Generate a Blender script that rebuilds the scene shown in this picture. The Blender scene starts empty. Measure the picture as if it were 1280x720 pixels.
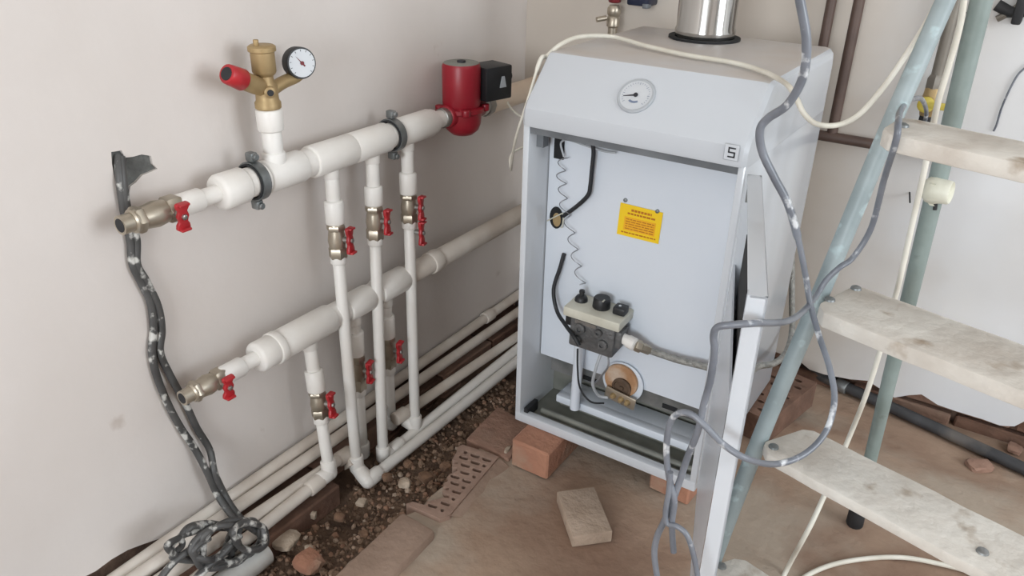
import bpy, bmesh, math, random
from mathutils import Vector, Matrix, noise
random.seed(7)
SC = bpy.context.scene
COL = SC.collection

# ------------------------------------------------------------------ camera
CAM = Vector((1.3104, 0.0, 1.2264))
YAW, PIT, ROL, F = -0.569187856, 0.465245301, 0.0250936944, 1001.46
def cam_axes():
    f = Vector((math.sin(YAW)*math.cos(PIT), math.cos(YAW)*math.cos(PIT), -math.sin(PIT)))
    r = Vector((math.cos(YAW), -math.sin(YAW), 0)); u = r.cross(f)
    return r*math.cos(ROL)+u*math.sin(ROL), u*math.cos(ROL)-r*math.sin(ROL), f
AR, AU, AF = cam_axes()
cd = bpy.data.cameras.new('camera'); cam = bpy.data.objects.new('camera', cd); COL.objects.link(cam)
cd.sensor_width = 36.0; cd.lens = F/1280*36.0; cd.clip_start = 0.02
m = Matrix((AR, AU, -AF)).transposed().to_4x4(); m.translation = CAM; cam.matrix_world = m
SC.camera = cam

# ------------------------------------------------------------------ world, daylight, exposure
w = bpy.data.worlds.new('world'); SC.world = w; w.use_nodes = True
w.node_tree.nodes['Background'].inputs[0].default_value = (0.80, 0.88, 1.0, 1)
w.node_tree.nodes['Background'].inputs[1].default_value = 1.0
def area(name, loc, rot, sx, sy, power, col):
    l = bpy.data.lights.new(name, 'AREA'); l.shape = 'RECTANGLE'; l.size = sx; l.size_y = sy; l.energy = power; l.color = col
    o = bpy.data.objects.new(name, l); COL.objects.link(o); o.location = loc; o.rotation_euler = rot; return o
area('daylight_front_window', (1.7, -3.68, 1.55), (math.radians(90), 0, 0), 1.7, 1.4, 100, (0.885, 0.95, 1.0))
area('daylight_right_window', (4.08, 0.8, 1.55), (math.radians(90), 0, math.radians(90)), 1.5, 1.4, 58, (0.885, 0.95, 1.0))
SC.view_settings.view_transform = 'Standard'; SC.view_settings.look = 'None'
SC.view_settings.gamma = 1.0; SC.view_settings.use_curve_mapping = False
SC.view_settings.exposure = 0.2

# ------------------------------------------------------------------ calibration helpers (photo direction -> point on a world plane)
def ray(px, py):
    return AR*((px-640)/F) + AU*(-(py-360)/F) + AF
def hit(px, py, ax, v):
    d = ray(px, py); return CAM + d*((v-CAM[ax])/d[ax])
def hx(px, py, x): return hit(px, py, 0, x)
def hy(px, py, y): return hit(px, py, 1, y)
def hz(px, py, z): return hit(px, py, 2, z)
def proj(P):
    d = Vector(P)-CAM; return 640+F*d.dot(AR)/d.dot(AF), 360-F*d.dot(AU)/d.dot(AF)
def along(px, x, z):          # y of the point on the line (x, ., z) seen at column px
    a, b = 0.3, 2.6
    for _ in range(50):
        c = (a+b)/2
        if proj((x, c, z))[0] < px: a = c
        else: b = c
    return a

# ------------------------------------------------------------------ materials
def lin(c):
    c = c/255.0; return c/12.92 if c <= 0.04045 else ((c+0.055)/1.055)**2.4
def rgb(r, g, b): return (lin(r), lin(g), lin(b), 1)
MATS = {}
def mat(name, c1, c2=None, scale=6.0, rough=0.6, metal=0.0, bump=0.0, bscale=40.0, thr=(0.35, 0.65), detail=5.0, coat=0.0, c3=None, c3scale=2.0, c3thr=(0.5, 0.62), spec=0.5):
    mm = bpy.data.materials.new(name); mm.use_nodes = True; nt = mm.node_tree; b = nt.nodes['Principled BSDF']
    b.inputs['Roughness'].default_value = rough; b.inputs['Metallic'].default_value = metal
    b.inputs['Specular IOR Level'].default_value = spec
    if coat: b.inputs['Coat Weight'].default_value = coat; b.inputs['Coat Roughness'].default_value = 0.08
    tc = nt.nodes.new('ShaderNodeTexCoord')
    def noise_ramp(sc, th, dt):
        n = nt.nodes.new('ShaderNodeTexNoise'); n.inputs['Scale'].default_value = sc; n.inputs['Detail'].default_value = dt
        nt.links.new(tc.outputs['Object'], n.inputs['Vector'])
        r = nt.nodes.new('ShaderNodeMapRange'); r.inputs['From Min'].default_value = th[0]; r.inputs['From Max'].default_value = th[1]; r.clamp = True
        nt.links.new(n.outputs['Fac'], r.inputs['Value']); return r.outputs['Result']
    if c2 is None:
        c2 = tuple(min(1, v*0.93) for v in c1[:3])+(1,)
    mx = nt.nodes.new('ShaderNodeMix'); mx.data_type = 'RGBA'
    mx.inputs['A'].default_value = c1; mx.inputs['B'].default_value = c2
    nt.links.new(noise_ramp(scale, thr, detail), mx.inputs['Factor'])
    out = mx.outputs['Result']
    if c3:
        m2 = nt.nodes.new('ShaderNodeMix'); m2.data_type = 'RGBA'
        nt.links.new(out, m2.inputs['A']); m2.inputs['B'].default_value = c3
        nt.links.new(noise_ramp(c3scale, c3thr, 8.0), m2.inputs['Factor']); out = m2.outputs['Result']
    nt.links.new(out, b.inputs['Base Color'])
    if bump:
        n = nt.nodes.new('ShaderNodeTexNoise'); n.inputs['Scale'].default_value = bscale; n.inputs['Detail'].default_value = 6
        nt.links.new(tc.outputs['Object'], n.inputs['Vector'])
        bp = nt.nodes.new('ShaderNodeBump'); bp.inputs['Strength'].default_value = bump; bp.inputs['Distance'].default_value = 0.01
        nt.links.new(n.outputs['Fac'], bp.inputs['Height']); nt.links.new(bp.outputs['Normal'], b.inputs['Normal'])
    MATS[name] = mm; return mm

mat('plaster_left', rgb(220, 213, 208), rgb(212, 204, 198), 2.0, 0.9, bump=0.12, bscale=18, c3=rgb(176, 160, 148), c3scale=5.0, c3thr=(0.70, 0.78))
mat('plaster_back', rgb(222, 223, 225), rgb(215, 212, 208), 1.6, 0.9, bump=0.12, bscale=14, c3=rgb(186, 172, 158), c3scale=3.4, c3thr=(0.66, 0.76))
mat('plaster_plain', rgb(216, 210, 205), rgb(206, 200, 196), 2.0, 0.9)
mat('ceiling_paint', rgb(226, 223, 219), None, 2.0, 0.9)
mat('cement_hole', rgb(112, 113, 110), rgb(84, 84, 82), 30, 0.95, bump=0.6, bscale=70)
mat('earth_floor', rgb(163, 139, 119), rgb(138, 111, 93), 4.0, 0.95, bump=0.5, bscale=30, c3=rgb(166, 151, 135), c3scale=3.2, c3thr=(0.47, 0.62))
mat('earth_dark', rgb(112, 90, 73), rgb(80, 63, 51), 14, 1.0, bump=0.9, bscale=60)
mat('gravel', rgb(104, 84, 68), rgb(62, 48, 38), 40, 0.95, bump=0.5, bscale=120, c3=rgb(150, 132, 116), c3scale=22, c3thr=(0.6, 0.68))
mat('brick_red', rgb(156, 124, 107), rgb(136, 105, 90), 14, 0.95, bump=0.5, bscale=60, c3=rgb(140, 116, 100), c3scale=7, c3thr=(0.52, 0.68))
mat('brick_orange', rgb(174, 126, 102), rgb(156, 112, 92), 10, 0.95, bump=0.5, bscale=60, c3=rgb(164, 134, 114), c3scale=9, c3thr=(0.52, 0.66))
mat('brick_tan', rgb(160, 134, 119), rgb(142, 117, 103), 14, 0.95, bump=0.35, bscale=60)
mat('brick_dusty', rgb(158, 135, 119), rgb(142, 120, 104), 9, 0.95, bump=0.35, bscale=50)
mat('brick_loose', rgb(180, 160, 142), rgb(162, 142, 124), 18, 0.95, bump=0.4, bscale=80, c3=rgb(112, 100, 88), c3scale=16, c3thr=(0.58, 0.7))
mat('brick_dark', rgb(124, 94, 78), rgb(100, 75, 62), 14, 0.95, bump=0.5, bscale=60)
mat('mortar', rgb(128, 104, 88), rgb(100, 80, 68), 30, 1.0, bump=0.6, bscale=70)
mat('rubble_pale', rgb(190, 174, 156), rgb(158, 140, 122), 30, 0.95, bump=0.4, bscale=90)
mat('rubble_brown', rgb(140, 110, 88), rgb(104, 80, 64), 30, 0.95, bump=0.4, bscale=90)
mat('pvc_white', rgb(236, 233, 228), rgb(228, 223, 216), 8, 0.38, spec=0.4)
mat('pvc_dusty', rgb(226, 219, 210), rgb(202, 190, 178), 7, 0.5, spec=0.35)
mat('pvc_beige', rgb(226, 208, 188), rgb(212, 190, 168), 7, 0.45)
mat('drain_grey', rgb(212, 212, 208), rgb(190, 186, 180), 12, 0.5)
mat('nickel', rgb(190, 180, 164), rgb(164, 154, 138), 14, 0.36, 0.75)
mat('steel', rgb(172, 170, 166), rgb(146, 144, 140), 20, 0.35, 0.85)
mat('zinc', rgb(150, 152, 152), rgb(116, 120, 120), 20, 0.45, 0.7)
mat('rubber', rgb(44, 44, 46), rgb(32, 32, 34), 20, 0.7)
mat('brass', rgb(180, 156, 114), rgb(158, 134, 96), 16, 0.5, 0.45)
mat('red_handle', rgb(186, 44, 50), rgb(160, 36, 42), 30, 0.4)
mat('red_pump', rgb(158, 26, 42), rgb(134, 22, 36), 6, 0.38)
mat('red_dark', rgb(120, 30, 36), rgb(100, 24, 30), 10, 0.5)
mat('black_plastic', rgb(36, 37, 40), rgb(26, 27, 29), 20, 0.45)
mat('gauge_white', rgb(206, 209, 212), rgb(197, 200, 204), 10, 0.35)
mat('gauge_grey', rgb(178, 182, 186), rgb(166, 170, 175), 10, 0.35)
mat('ink', rgb(46, 46, 52), rgb(36, 36, 42), 10, 0.6)
mat('ink_orange', rgb(196, 120, 20), rgb(180, 104, 16), 30, 0.6)
mat('ink_blue', rgb(122, 134, 156), rgb(112, 124, 148), 10, 0.6)
mat('enamel', rgb(206, 210, 215), rgb(201, 205, 210), 3, 0.2, coat=0.3)
mat('enamel_inner', rgb(216, 222, 230), rgb(209, 216, 225), 3, 0.34)
mat('enamel_dusty', rgb(224, 222, 222), rgb(202, 193, 186), 5, 0.4, c3=rgb(182, 170, 160), c3scale=4, c3thr=(0.55, 0.72))
mat('dark_steel', rgb(146, 147, 139), rgb(124, 125, 118), 12, 0.55, 0.3)
mat('grey_steel', rgb(122, 126, 130), rgb(102, 106, 110), 12, 0.5, 0.4)
mat('recess_black', rgb(26, 27, 30), rgb(20, 21, 23), 12, 0.8)
mat('chrome', rgb(192, 191, 188), rgb(178, 177, 174), 4, 0.14, 1.0)
mat('cream_plastic', rgb(206, 204, 190), rgb(190, 187, 172), 20, 0.5)
mat('cast_alloy', rgb(112, 112, 112), rgb(88, 88, 88), 22, 0.55, 0.4, bump=0.3, bscale=120)
mat('scorched', rgb(192, 152, 114), rgb(158, 116, 82), 14, 0.7, c3=rgb(214, 200, 184), c3scale=10, c3thr=(0.55, 0.7))
mat('scorched_dark', rgb(104, 84, 68), rgb(74, 60, 50), 30, 0.7, 0.3)
mat('yellow_sticker', rgb(244, 206, 24), rgb(240, 198, 20), 8, 0.45)
mat('sticker_orange', rgb(238, 178, 30), rgb(232, 168, 26), 8, 0.45)
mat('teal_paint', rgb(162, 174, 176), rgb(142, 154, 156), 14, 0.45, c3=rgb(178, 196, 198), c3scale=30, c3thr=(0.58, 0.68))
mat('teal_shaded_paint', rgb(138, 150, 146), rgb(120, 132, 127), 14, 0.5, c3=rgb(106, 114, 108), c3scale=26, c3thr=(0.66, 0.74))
mat('tread_wood', rgb(222, 217, 208), rgb(200, 191, 180), 9, 0.85, bump=0.4, bscale=40, c3=rgb(160, 142, 122), c3scale=14, c3thr=(0.62, 0.74))
mat('cable_white', rgb(226, 222, 210), rgb(208, 202, 188), 14, 0.5)
mat('cable_thin', rgb(204, 192, 176), None, 14, 0.5)
mat('cable_grey', rgb(124, 128, 136), rgb(98, 102, 110), 14, 0.32, c3=rgb(206, 208, 210), c3scale=34, c3thr=(0.60, 0.68))
mat('cable_dark', rgb(88, 87, 86), rgb(64, 63, 62), 12, 0.45, c3=rgb(196, 194, 188), c3scale=34, c3thr=(0.555, 0.63))
mat('wire_thin', rgb(150, 152, 156), None, 10, 0.4, 0.6)
mat('wire_black', rgb(34, 36, 40), None, 10, 0.5)
mat('braided_hose', rgb(168, 167, 162), rgb(136, 135, 130), 90, 0.42, 0.45, bump=0.5, bscale=300)
mat('gas_pipe_brown', rgb(92, 74, 66), rgb(74, 58, 52), 12, 0.5)
mat('gas_pipe_grey', rgb(138, 132, 122), rgb(118, 112, 104), 12, 0.5, 0.3)
mat('yellow_handle', rgb(206, 190, 92), rgb(188, 164, 48), 20, 0.5)
mat('black_pipe', rgb(70, 70, 72), rgb(48, 48, 50), 10, 0.6, c3=rgb(120, 112, 104), c3scale=7, c3thr=(0.5, 0.7))
mat('holder_white', rgb(226, 224, 208), rgb(208, 206, 190), 26, 0.5)
mat('navy', rgb(34, 42, 66), rgb(26, 32, 52), 10, 0.4)
mat('window_paint', rgb(230, 230, 230), None, 10, 0.4)

# ------------------------------------------------------------------ mesh builder
def frame(d):
    d = Vector(d).normalized(); a = Vector((0, 0, 1)) if abs(d.z) < 0.9 else Vector((1, 0, 0))
    u = a.cross(d).normalized(); return u, d.cross(u), d
class MB:
    def __init__(s): s.v = []; s.f = []
    def add(s, vs, fs):
        o = len(s.v); s.v += [Vector(p) for p in vs]; s.f += [tuple(i+o for i in f) for f in fs]; return s
    def box(s, lo, hi, mtx=None):
        x0, y0, z0 = lo; x1, y1, z1 = hi
        vs = [Vector(p) for p in ((x0,y0,z0),(x1,y0,z0),(x1,y1,z0),(x0,y1,z0),(x0,y0,z1),(x1,y0,z1),(x1,y1,z1),(x0,y1,z1))]
        if mtx is not None: vs = [mtx @ p for p in vs]
        return s.add(vs, [(3,2,1,0),(4,5,6,7),(0,1,5,4),(1,2,6,5),(2,3,7,6),(3,0,4,7)])
    def lathe(s, p, d, prof, n=20, capa=True, capb=True):      # prof: (distance along d, radius)
        u, v, d = frame(d); p = Vector(p); vs = []; fs = []
        for t, r in prof:
            for k in range(n):
                a = 2*math.pi*k/n; vs.append(p + d*t + u*(r*math.cos(a)) + v*(r*math.sin(a)))
        for i in range(len(prof)-1):
            for k in range(n):
                a = i*n+k; b = i*n+(k+1) % n; fs.append((a, b, b+n, a+n))
        if capa: fs.append(tuple(range(n-1, -1, -1)))
        if capb: fs.append(tuple((len(prof)-1)*n+k for k in range(n)))
        return s.add(vs, fs)
    def cyl(s, p0, p1, r, r1=None, n=18):
        p0 = Vector(p0); p1 = Vector(p1); L = (p1-p0).length
        return s.lathe(p0, p1-p0, [(0, r), (L, r if r1 is None else r1)], n)
    def rcyl(s, p0, p1, r, b=0.003, n=20):                      # cylinder with softened rims
        p0 = Vector(p0); p1 = Vector(p1); L = (p1-p0).length
        return s.lathe(p0, p1-p0, [(0, r-b), (b*0.4, r-b*0.3), (b, r), (L-b, r), (L-b*0.4, r-b*0.3), (L, r-b)], n)
    def tube(s, pts, r, n=10, caps=True):
        pts = [Vector(p) for p in pts]; vs = []; fs = []; N = len(pts)
        t = (pts[1]-pts[0]).normalized(); u, v, _ = frame(t)
        for i, p in enumerate(pts):
            nt = ((pts[min(i+1, N-1)]-pts[max(i-1, 0)])).normalized()
            q = t.rotation_difference(nt); u = q @ u; v = q @ v; t = nt
            rr = r[i] if isinstance(r, (list, tuple)) else r
            for k in range(n):
                a = 2*math.pi*k/n; vs.append(p + u*(rr*math.cos(a)) + v*(rr*math.sin(a)))
        for i in range(N-1):
            for k in range(n):
                a = i*n+k; b = i*n+(k+1) % n; fs.append((a, b, b+n, a+n))
        if caps: fs.append(tuple(range(n-1, -1, -1))); fs.append(tuple((N-1)*n+k for k in range(n)))
        return s.add(vs, fs)
    def prism(s, poly, ext):                                    # poly: 3D points, ext: extrusion vector
        n = len(poly); ext = Vector(ext); vs = [Vector(p) for p in poly]+[Vector(p)+ext for p in poly]
        fs = [tuple(range(n-1, -1, -1)), tuple(range(n, 2*n))]+[(k, (k+1) % n, n+(k+1) % n, n+k) for k in range(n)]
        return s.add(vs, fs)
    def sphere(s, c, r, n=14, m=9, sc=(1, 1, 1)):
        vs = []; fs = []; c = Vector(c)
        for i in range(m+1):
            th = math.pi*i/m
            for k in range(n):
                a = 2*math.pi*k/n; vs.append(c+Vector((r*sc[0]*math.sin(th)*math.cos(a), r*sc[1]*math.sin(th)*math.sin(a), r*sc[2]*math.cos(th))))
        for i in range(m):
            for k in range(n):
                a = i*n+k; b = i*n+(k+1) % n; fs.append((a, a+n, b+n, b))
        return s.add(vs, fs)
    def build(s, name, material, parent=None, bevel=0.0, smooth=True, segs=2, ang=40):
        me = bpy.data.meshes.new(name); bm = bmesh.new()
        vs = [bm.verts.new(p) for p in s.v]
        for f in s.f:
            try: bm.faces.new([vs[i] for i in f])
            except ValueError: pass
        bmesh.ops.remove_doubles(bm, verts=bm.verts, dist=1e-6)
        bmesh.ops.recalc_face_normals(bm, faces=bm.faces)
        if bevel:
            es = [e for e in bm.edges if len(e.link_faces) == 2 and e.calc_face_angle(0) > math.radians(30)]
            bmesh.ops.bevel(bm, geom=es, offset=bevel, segments=segs, profile=0.5, affect='EDGES', clamp_overlap=True)
        bm.to_mesh(me); bm.free()
        return link(name, me, material, parent, smooth, ang)
def link(name, me, material, parent=None, smooth=True, ang=40):
    if smooth:
        me.polygons.foreach_set('use_smooth', [True]*len(me.polygons)); me.set_sharp_from_angle(angle=math.radians(ang))
    me.materials.append(MATS[material])
    o = bpy.data.objects.new(name, me); COL.objects.link(o)
    attach(o, parent); return o
def world_loc(p):
    t = Vector((0, 0, 0))
    while p is not None: t = t + p.location; p = p.parent
    return t
def attach(o, parent):
    if parent is not None:
        o.parent = parent
        t = Vector((0, 0, 0)); q = parent
        while q is not None:
            t = t + q.location
            q = q.parent if q.type == 'EMPTY' else None
        o.matrix_parent_inverse = Matrix.Translation(-t) if parent.type == 'EMPTY' else Matrix.Identity(4)
def tag(o, label, cat, group=None):
    o['label'] = label; o['category'] = cat
    if group: o['group'] = group
    return o
def thing(name, loc, label, cat, group=None):
    o = bpy.data.objects.new(name, None); COL.objects.link(o); o.location = loc; o.empty_display_size = 0.05
    return tag(o, label, cat, group)
def struct(o): o['kind'] = 'structure'; return o
def spline(pts, k=8):
    P = [Vector(p) for p in pts]; out = []
    for i in range(len(P)-1):
        a = P[max(i-1, 0)]; b = P[i]; c = P[i+1]; d = P[min(i+2, len(P)-1)]
        for j in range(k):
            t = j/k; out.append(0.5*((2*b)+(c-a)*t+(2*a-5*b+4*c-d)*t*t+(3*b-a-3*c+d)*t**3))
    out.append(P[-1]); return out
def fill(loops, name, material, parent=None, depth=None, smooth=True):    # flat polygon with holes, given as 3D loops; depth: extrusion vector
    bm = bmesh.new(); edges = []
    for lp in loops:
        vs = [bm.verts.new(p) for p in lp]
        for i in range(len(vs)): edges.append(bm.edges.new((vs[i], vs[(i+1) % len(vs)])))
    bmesh.ops.triangle_fill(bm, use_beauty=True, use_dissolve=False, edges=edges)
    if depth is not None:
        r = bmesh.ops.extrude_face_region(bm, geom=list(bm.faces))
        bmesh.ops.translate(bm, verts=[e for e in r['geom'] if isinstance(e, bmesh.types.BMVert)], vec=Vector(depth))
    bmesh.ops.recalc_face_normals(bm, faces=bm.faces)
    me = bpy.data.meshes.new(name); bm.to_mesh(me); bm.free()
    return link(name, me, material, parent, smooth, 30)

# ================================================================== the room
XR, YF, YB, ZC = 4.2, -3.8, 2.12, 2.6
ZG = -0.15                                    # bottom of the trench along the left wall

# left wall with the chiselled cable hole and its crumbly lower edge
hole_px = [(139,190),(152,188),(156,197),(166,196),(177,193),(189,195),(191,205),(197,211),(188,215),(178,219),(170,228),(163,233),(161,245),(160,262),(152,270),(148,243),(143,222),(140,205)]
hole = [hx(px, py, 0) for px, py in hole_px]
low = []
y = YF
while y < YB:
    low.append(Vector((0, y, -0.050+0.006*noise.noise((y*9, 3.1, 0))+0.003*noise.noise((y*31, 1.1, 0))+((0.040+0.012*noise.noise((y*22, 0.7, 0)))*max(0.0, min(1.0, (0.72-y)*9)) if y > 0.30 else 0)))); y += 0.035
outer = low+[Vector((0, YB, -0.05)), Vector((0, YB, ZC)), Vector((0, YF, ZC))]
wl = struct(fill([outer, hole], 'wall_left', 'plaster_left', None, (-0.03, 0, 0)))
MB().box((-0.16, YF, -0.4), (-0.03, YB, ZC)).build('masonry', 'mortar', wl)
MB().box((-0.03, 0.62, 0.62), (-0.006, 0.98, 0.95)).build('cement_patch', 'cement_hole', wl)
# brick footing under the plaster, children bricks
def ragged_brick(seed, L, W, H, j=0.004, n=1):
    bm = bmesh.new(); bmesh.ops.create_cube(bm, size=1.0)
    bmesh.ops.subdivide_edges(bm, edges=bm.edges[:], cuts=1, use_grid_fill=True)
    for v in bm.verts:
        p = v.co; q = Vector((p.x*L, p.y*W, p.z*H)); c = q*9+Vector((seed*3.7, seed*1.3, 0))
        rnd = Vector((noise.noise(c), noise.noise(c+Vector((7, 1, 0))), noise.noise(c+Vector((2, 9, 4)))))
        v.co = q+rnd*j
    me = bpy.data.meshes.new('brick'); bmesh.ops.recalc_face_normals(bm, faces=bm.faces)
    es = [e for e in bm.edges if e.calc_face_angle(0) > math.radians(50)]
    bmesh.ops.bevel(bm, geom=es, offset=0.004, segments=1, affect='EDGES', clamp_overlap=True)
    bm.to_mesh(me); bm.free(); me.polygons.foreach_set('use_smooth', [True]*len(me.polygons)); me.set_sharp_from_angle(angle=math.radians(35))
    return me
BR = [ragged_brick(i, 0.25, 0.12, 0.065) for i in range(4)]
for me, mn in zip(BR, ('brick_dark', 'brick_red', 'brick_dark', 'brick_red')): me.materials.append(MATS[mn])
def place(me, name, loc, rz=0, parent=None, rx=0, ry=0, sc=None, mname=None):
    if mname: me = me.copy(); me.materials.clear(); me.materials.append(MATS[mname])
    o = bpy.data.objects.new(name, me); COL.objects.link(o); o.location = loc; o.rotation_euler = (rx, ry, rz)
    if sc: o.scale = sc
    if parent is not None: attach(o, parent)
    return o
k = 0
yy = 0.30
while yy < 2.05:                              # footing course carrying the floor pipes
    place(BR[k % 4], 'brick', (0.085 if yy < 0.85 else 0.0, yy+0.125, -0.118), math.pi/2, wl); yy += 0.258; k += 1
yy = 0.20
while yy < 2.05:
    place(BR[(k+1) % 4], 'brick', (0.08 if yy < 0.80 else 0.0, yy+0.125, -0.190), math.pi/2, wl); yy += 0.258; k += 1

# back wall: plaster coat with a broken lower edge over two brick courses
edge_px = [(1000,452),(1012,462),(1030,468),(1062,474),(1085,476),(1100,486),(1118,497),(1136,494),(1152,493),(1172,506),(1195,514),(1228,524),(1250,532),(1268,533),(1280,527)]
YP = YB-0.03
edge = [hy(px, py, YP) for px, py in edge_px]
xe = edge[-1].x
lowb = [Vector((0, YP, 0.06)), Vector((0.3, YP, 0.05)), Vector((0.6, YP, 0.04)), Vector((0.8, YP, 0.05))]+edge
x = xe+0.05
while x < XR:
    lowb.append(Vector((x, YP, 0.05+0.02*noise.noise((x*8, 0, 5))))); x += 0.05
loop = lowb+[Vector((XR, YP, 0.05)), Vector((XR, YP, ZC)), Vector((0, YP, ZC))]
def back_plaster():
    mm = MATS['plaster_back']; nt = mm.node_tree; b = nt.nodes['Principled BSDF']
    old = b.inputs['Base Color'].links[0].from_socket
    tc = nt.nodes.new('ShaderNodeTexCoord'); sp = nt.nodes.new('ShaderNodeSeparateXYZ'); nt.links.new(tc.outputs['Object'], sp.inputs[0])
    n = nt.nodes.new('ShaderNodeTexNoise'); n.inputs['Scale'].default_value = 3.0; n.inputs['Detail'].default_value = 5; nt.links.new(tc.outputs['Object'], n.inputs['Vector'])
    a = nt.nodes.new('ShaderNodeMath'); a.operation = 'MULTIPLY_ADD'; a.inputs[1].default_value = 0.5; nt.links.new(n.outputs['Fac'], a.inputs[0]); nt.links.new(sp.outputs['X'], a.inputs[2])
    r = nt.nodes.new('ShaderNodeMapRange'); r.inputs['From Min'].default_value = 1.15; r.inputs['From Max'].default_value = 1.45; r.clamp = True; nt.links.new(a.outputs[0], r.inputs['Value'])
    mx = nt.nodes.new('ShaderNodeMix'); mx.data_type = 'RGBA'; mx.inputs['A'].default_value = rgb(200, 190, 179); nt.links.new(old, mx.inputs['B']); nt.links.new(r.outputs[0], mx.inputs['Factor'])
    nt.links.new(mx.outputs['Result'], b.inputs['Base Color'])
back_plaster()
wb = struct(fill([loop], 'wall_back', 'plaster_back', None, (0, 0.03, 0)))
MB().box((-0.16, YB+0.02, -0.4), (XR, YB+0.2, ZC)).build('masonry', 'mortar', wb)
for row in range(3):
    x = 0.05-0.13*(row % 2)
    while x < 2.6:
        place(BR[(k*7+row) % 4], 'brick', (x+0.125, YB+0.055, -0.035+0.077*row), 0, wb, mname=None); x += 0.262; k += 1

# right and front walls with a window each (behind the camera), ceiling
def wall_with_window(name, a, b, axis, pos, win, m_):
    (w0, w1), (z0, z1) = win
    P = (lambda u, z: Vector((u, pos, z))) if axis == 1 else (lambda u, z: Vector((pos, u, z)))
    d = (0, -0.2, 0) if axis == 1 else (0.2, 0, 0)
    o = fill([[P(a, -0.3), P(b, -0.3), P(b, ZC), P(a, ZC)], [P(w0, z0), P(w1, z0), P(w1, z1), P(w0, z1)]], name, m_, None, d)
    return struct(o)
wall_with_window('wall_front', -0.16, XR, 1, YF, ((0.8, 2.6), (0.8, 2.3)), 'plaster_plain')
wall_with_window('wall_right', YF, YB+0.2, 0, XR, ((0.0, 1.6), (0.8, 2.3)), 'plaster_plain')
struct(MB().box((-0.16, YF-0.2, ZC), (XR+0.2, YB+0.2, ZC+0.1)).build('ceiling', 'ceiling_paint'))
def win_frame(name, lo, hi, axis):
    t = 0.05; mbf = MB()
    (u0, z0), (u1, z1) = lo, hi
    for (a0, a1, b0, b1) in ((u0, u1, z0, z0+t), (u0, u1, z1-t, z1), (u0, u0+t, z0, z1), (u1-t, u1, z0, z1), ((u0+u1)/2-t/2, (u0+u1)/2+t/2, z0, z1)):
        if axis == 1: mbf.box((a0, YF-0.14, b0), (a1, YF-0.08, b1))
        else: mbf.box((XR+0.08, a0, b0), (XR+0.14, a1, b1))
    return struct(mbf.build(name, 'window_paint'))
win_frame('window_1', (0.8, 0.8), (2.6, 2.3), 1)
win_frame('window_2', (0.0, 0.8), (1.6, 2.3), 0)

# floor: packed earth and screed, broken off towards the trench by the left wall
def trench_edge(y):
    if y < 0.80: b = 0.405
    elif y < 1.02: b = 0.40
    elif y < 1.26: b = 0.42
    else: b = 0.40
    return b+0.012*noise.noise((y*14, 2.2, 0))+0.006*noise.noise((y*45, 7.2, 0))
bm = bmesh.new(); rows = []
ny = 150
ys = [YF+(YB+0.03-YF)*i/ny for i in range(ny+1)]
for y in ys:
    x0 = trench_edge(y); row = []
    xs = [x0]+[x0+0.006]+[x0+(XR-x0)*((i/60.0)**1.5) for i in range(1, 61)]
    for i, x in enumerate(xs):
        z = 0.006*noise.noise((x*5, y*5, 0))+0.003*noise.noise((x*17, y*17, 4))
        if i == 0: z -= 0.006
        tt = max(0.0, min(1.0, (y-1.80)/0.16)); z -= 0.032*tt*tt*(3-2*tt)
        row.append(bm.verts.new((x, y, z)))
    lo = bm.verts.new((x0-0.02, y, -0.30)); rows.append([lo]+row)
for a, b in zip(rows, rows[1:]):
    for i in range(len(a)-1): bm.faces.new((a[i], a[i+1], b[i+1], b[i]))
bmesh.ops.recalc_face_normals(bm, faces=bm.faces)
me = bpy.data.meshes.new('floor'); bm.to_mesh(me); bm.free()
fl = struct(link('floor', me, 'earth_floor', None, True, 60))
# trench bed
def bed_z(x, y): return ZG+0.02*noise.noise((x*7, y*7, 1))+0.012*noise.noise((x*22, y*22, 2))+max(0, (x-0.22))*0.35
bm = bmesh.new(); rows = []
for i in range(121):
    y = 0.2+(YB+0.03-0.2)*i/120
    rows.append([bm.verts.new((0.0+0.5*j/36, y, min(bed_z(0.5*j/36, y), -0.03))) for j in range(37)])
for a, b in zip(rows, rows[1:]):
    for i in range(len(a)-1): bm.faces.new((a[i], a[i+1], b[i+1], b[i]))
me = bpy.data.meshes.new('trench_bed'); bm.to_mesh(me); bm.free()
tb = link('trench_bed', me, 'earth_dark', fl, True, 80)
# loose gravel in the trench (uncountable)
def pebble(mb_, c, r):
    q = Matrix.Rotation(random.uniform(0, 6.28), 3, Vector((random.random(), random.random(), random.random()+0.1)).normalized())
    t = (1+5**0.5)/2
    vs = [(-1,t,0),(1,t,0),(-1,-t,0),(1,-t,0),(0,-1,t),(0,1,t),(0,-1,-t),(0,1,-t),(t,0,-1),(t,0,1),(-t,0,-1),(-t,0,1)]
    fs = [(0,11,5),(0,5,1),(0,1,7),(0,7,10),(0,10,11),(1,5,9),(5,11,4),(11,10,2),(10,7,6),(7,1,8),(3,9,4),(3,4,2),(3,2,6),(3,6,8),(3,8,9),(4,9,5),(2,4,11),(6,2,10),(8,6,7),(9,8,1)]
    s3 = Vector((random.uniform(.6, 1.1), random.uniform(.6, 1.1), random.uniform(.5, .9)))
    mb_.add([Vector(c)+q @ Vector((v[0]*s3.x, v[1]*s3.y, v[2]*s3.z))*(r/1.9*random.uniform(.8, 1.15)) for v in vs], fs)
gm = MB()
for i in range(2600):
    x = random.uniform(0.10, 0.42); y = random.uniform(0.55, 1.75)
    if x > trench_edge(y)-0.005 or (x < 0.15 and y < 1.12): continue
    pebble(gm, (x, y, min(bed_z(x, y), -0.03)+0.002), random.choice((0.004, 0.005, 0.007, 0.010)))
mm = bpy.data.materials.new('gravel_mix'); mm.use_nodes = True; nt = mm.node_tree
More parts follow.
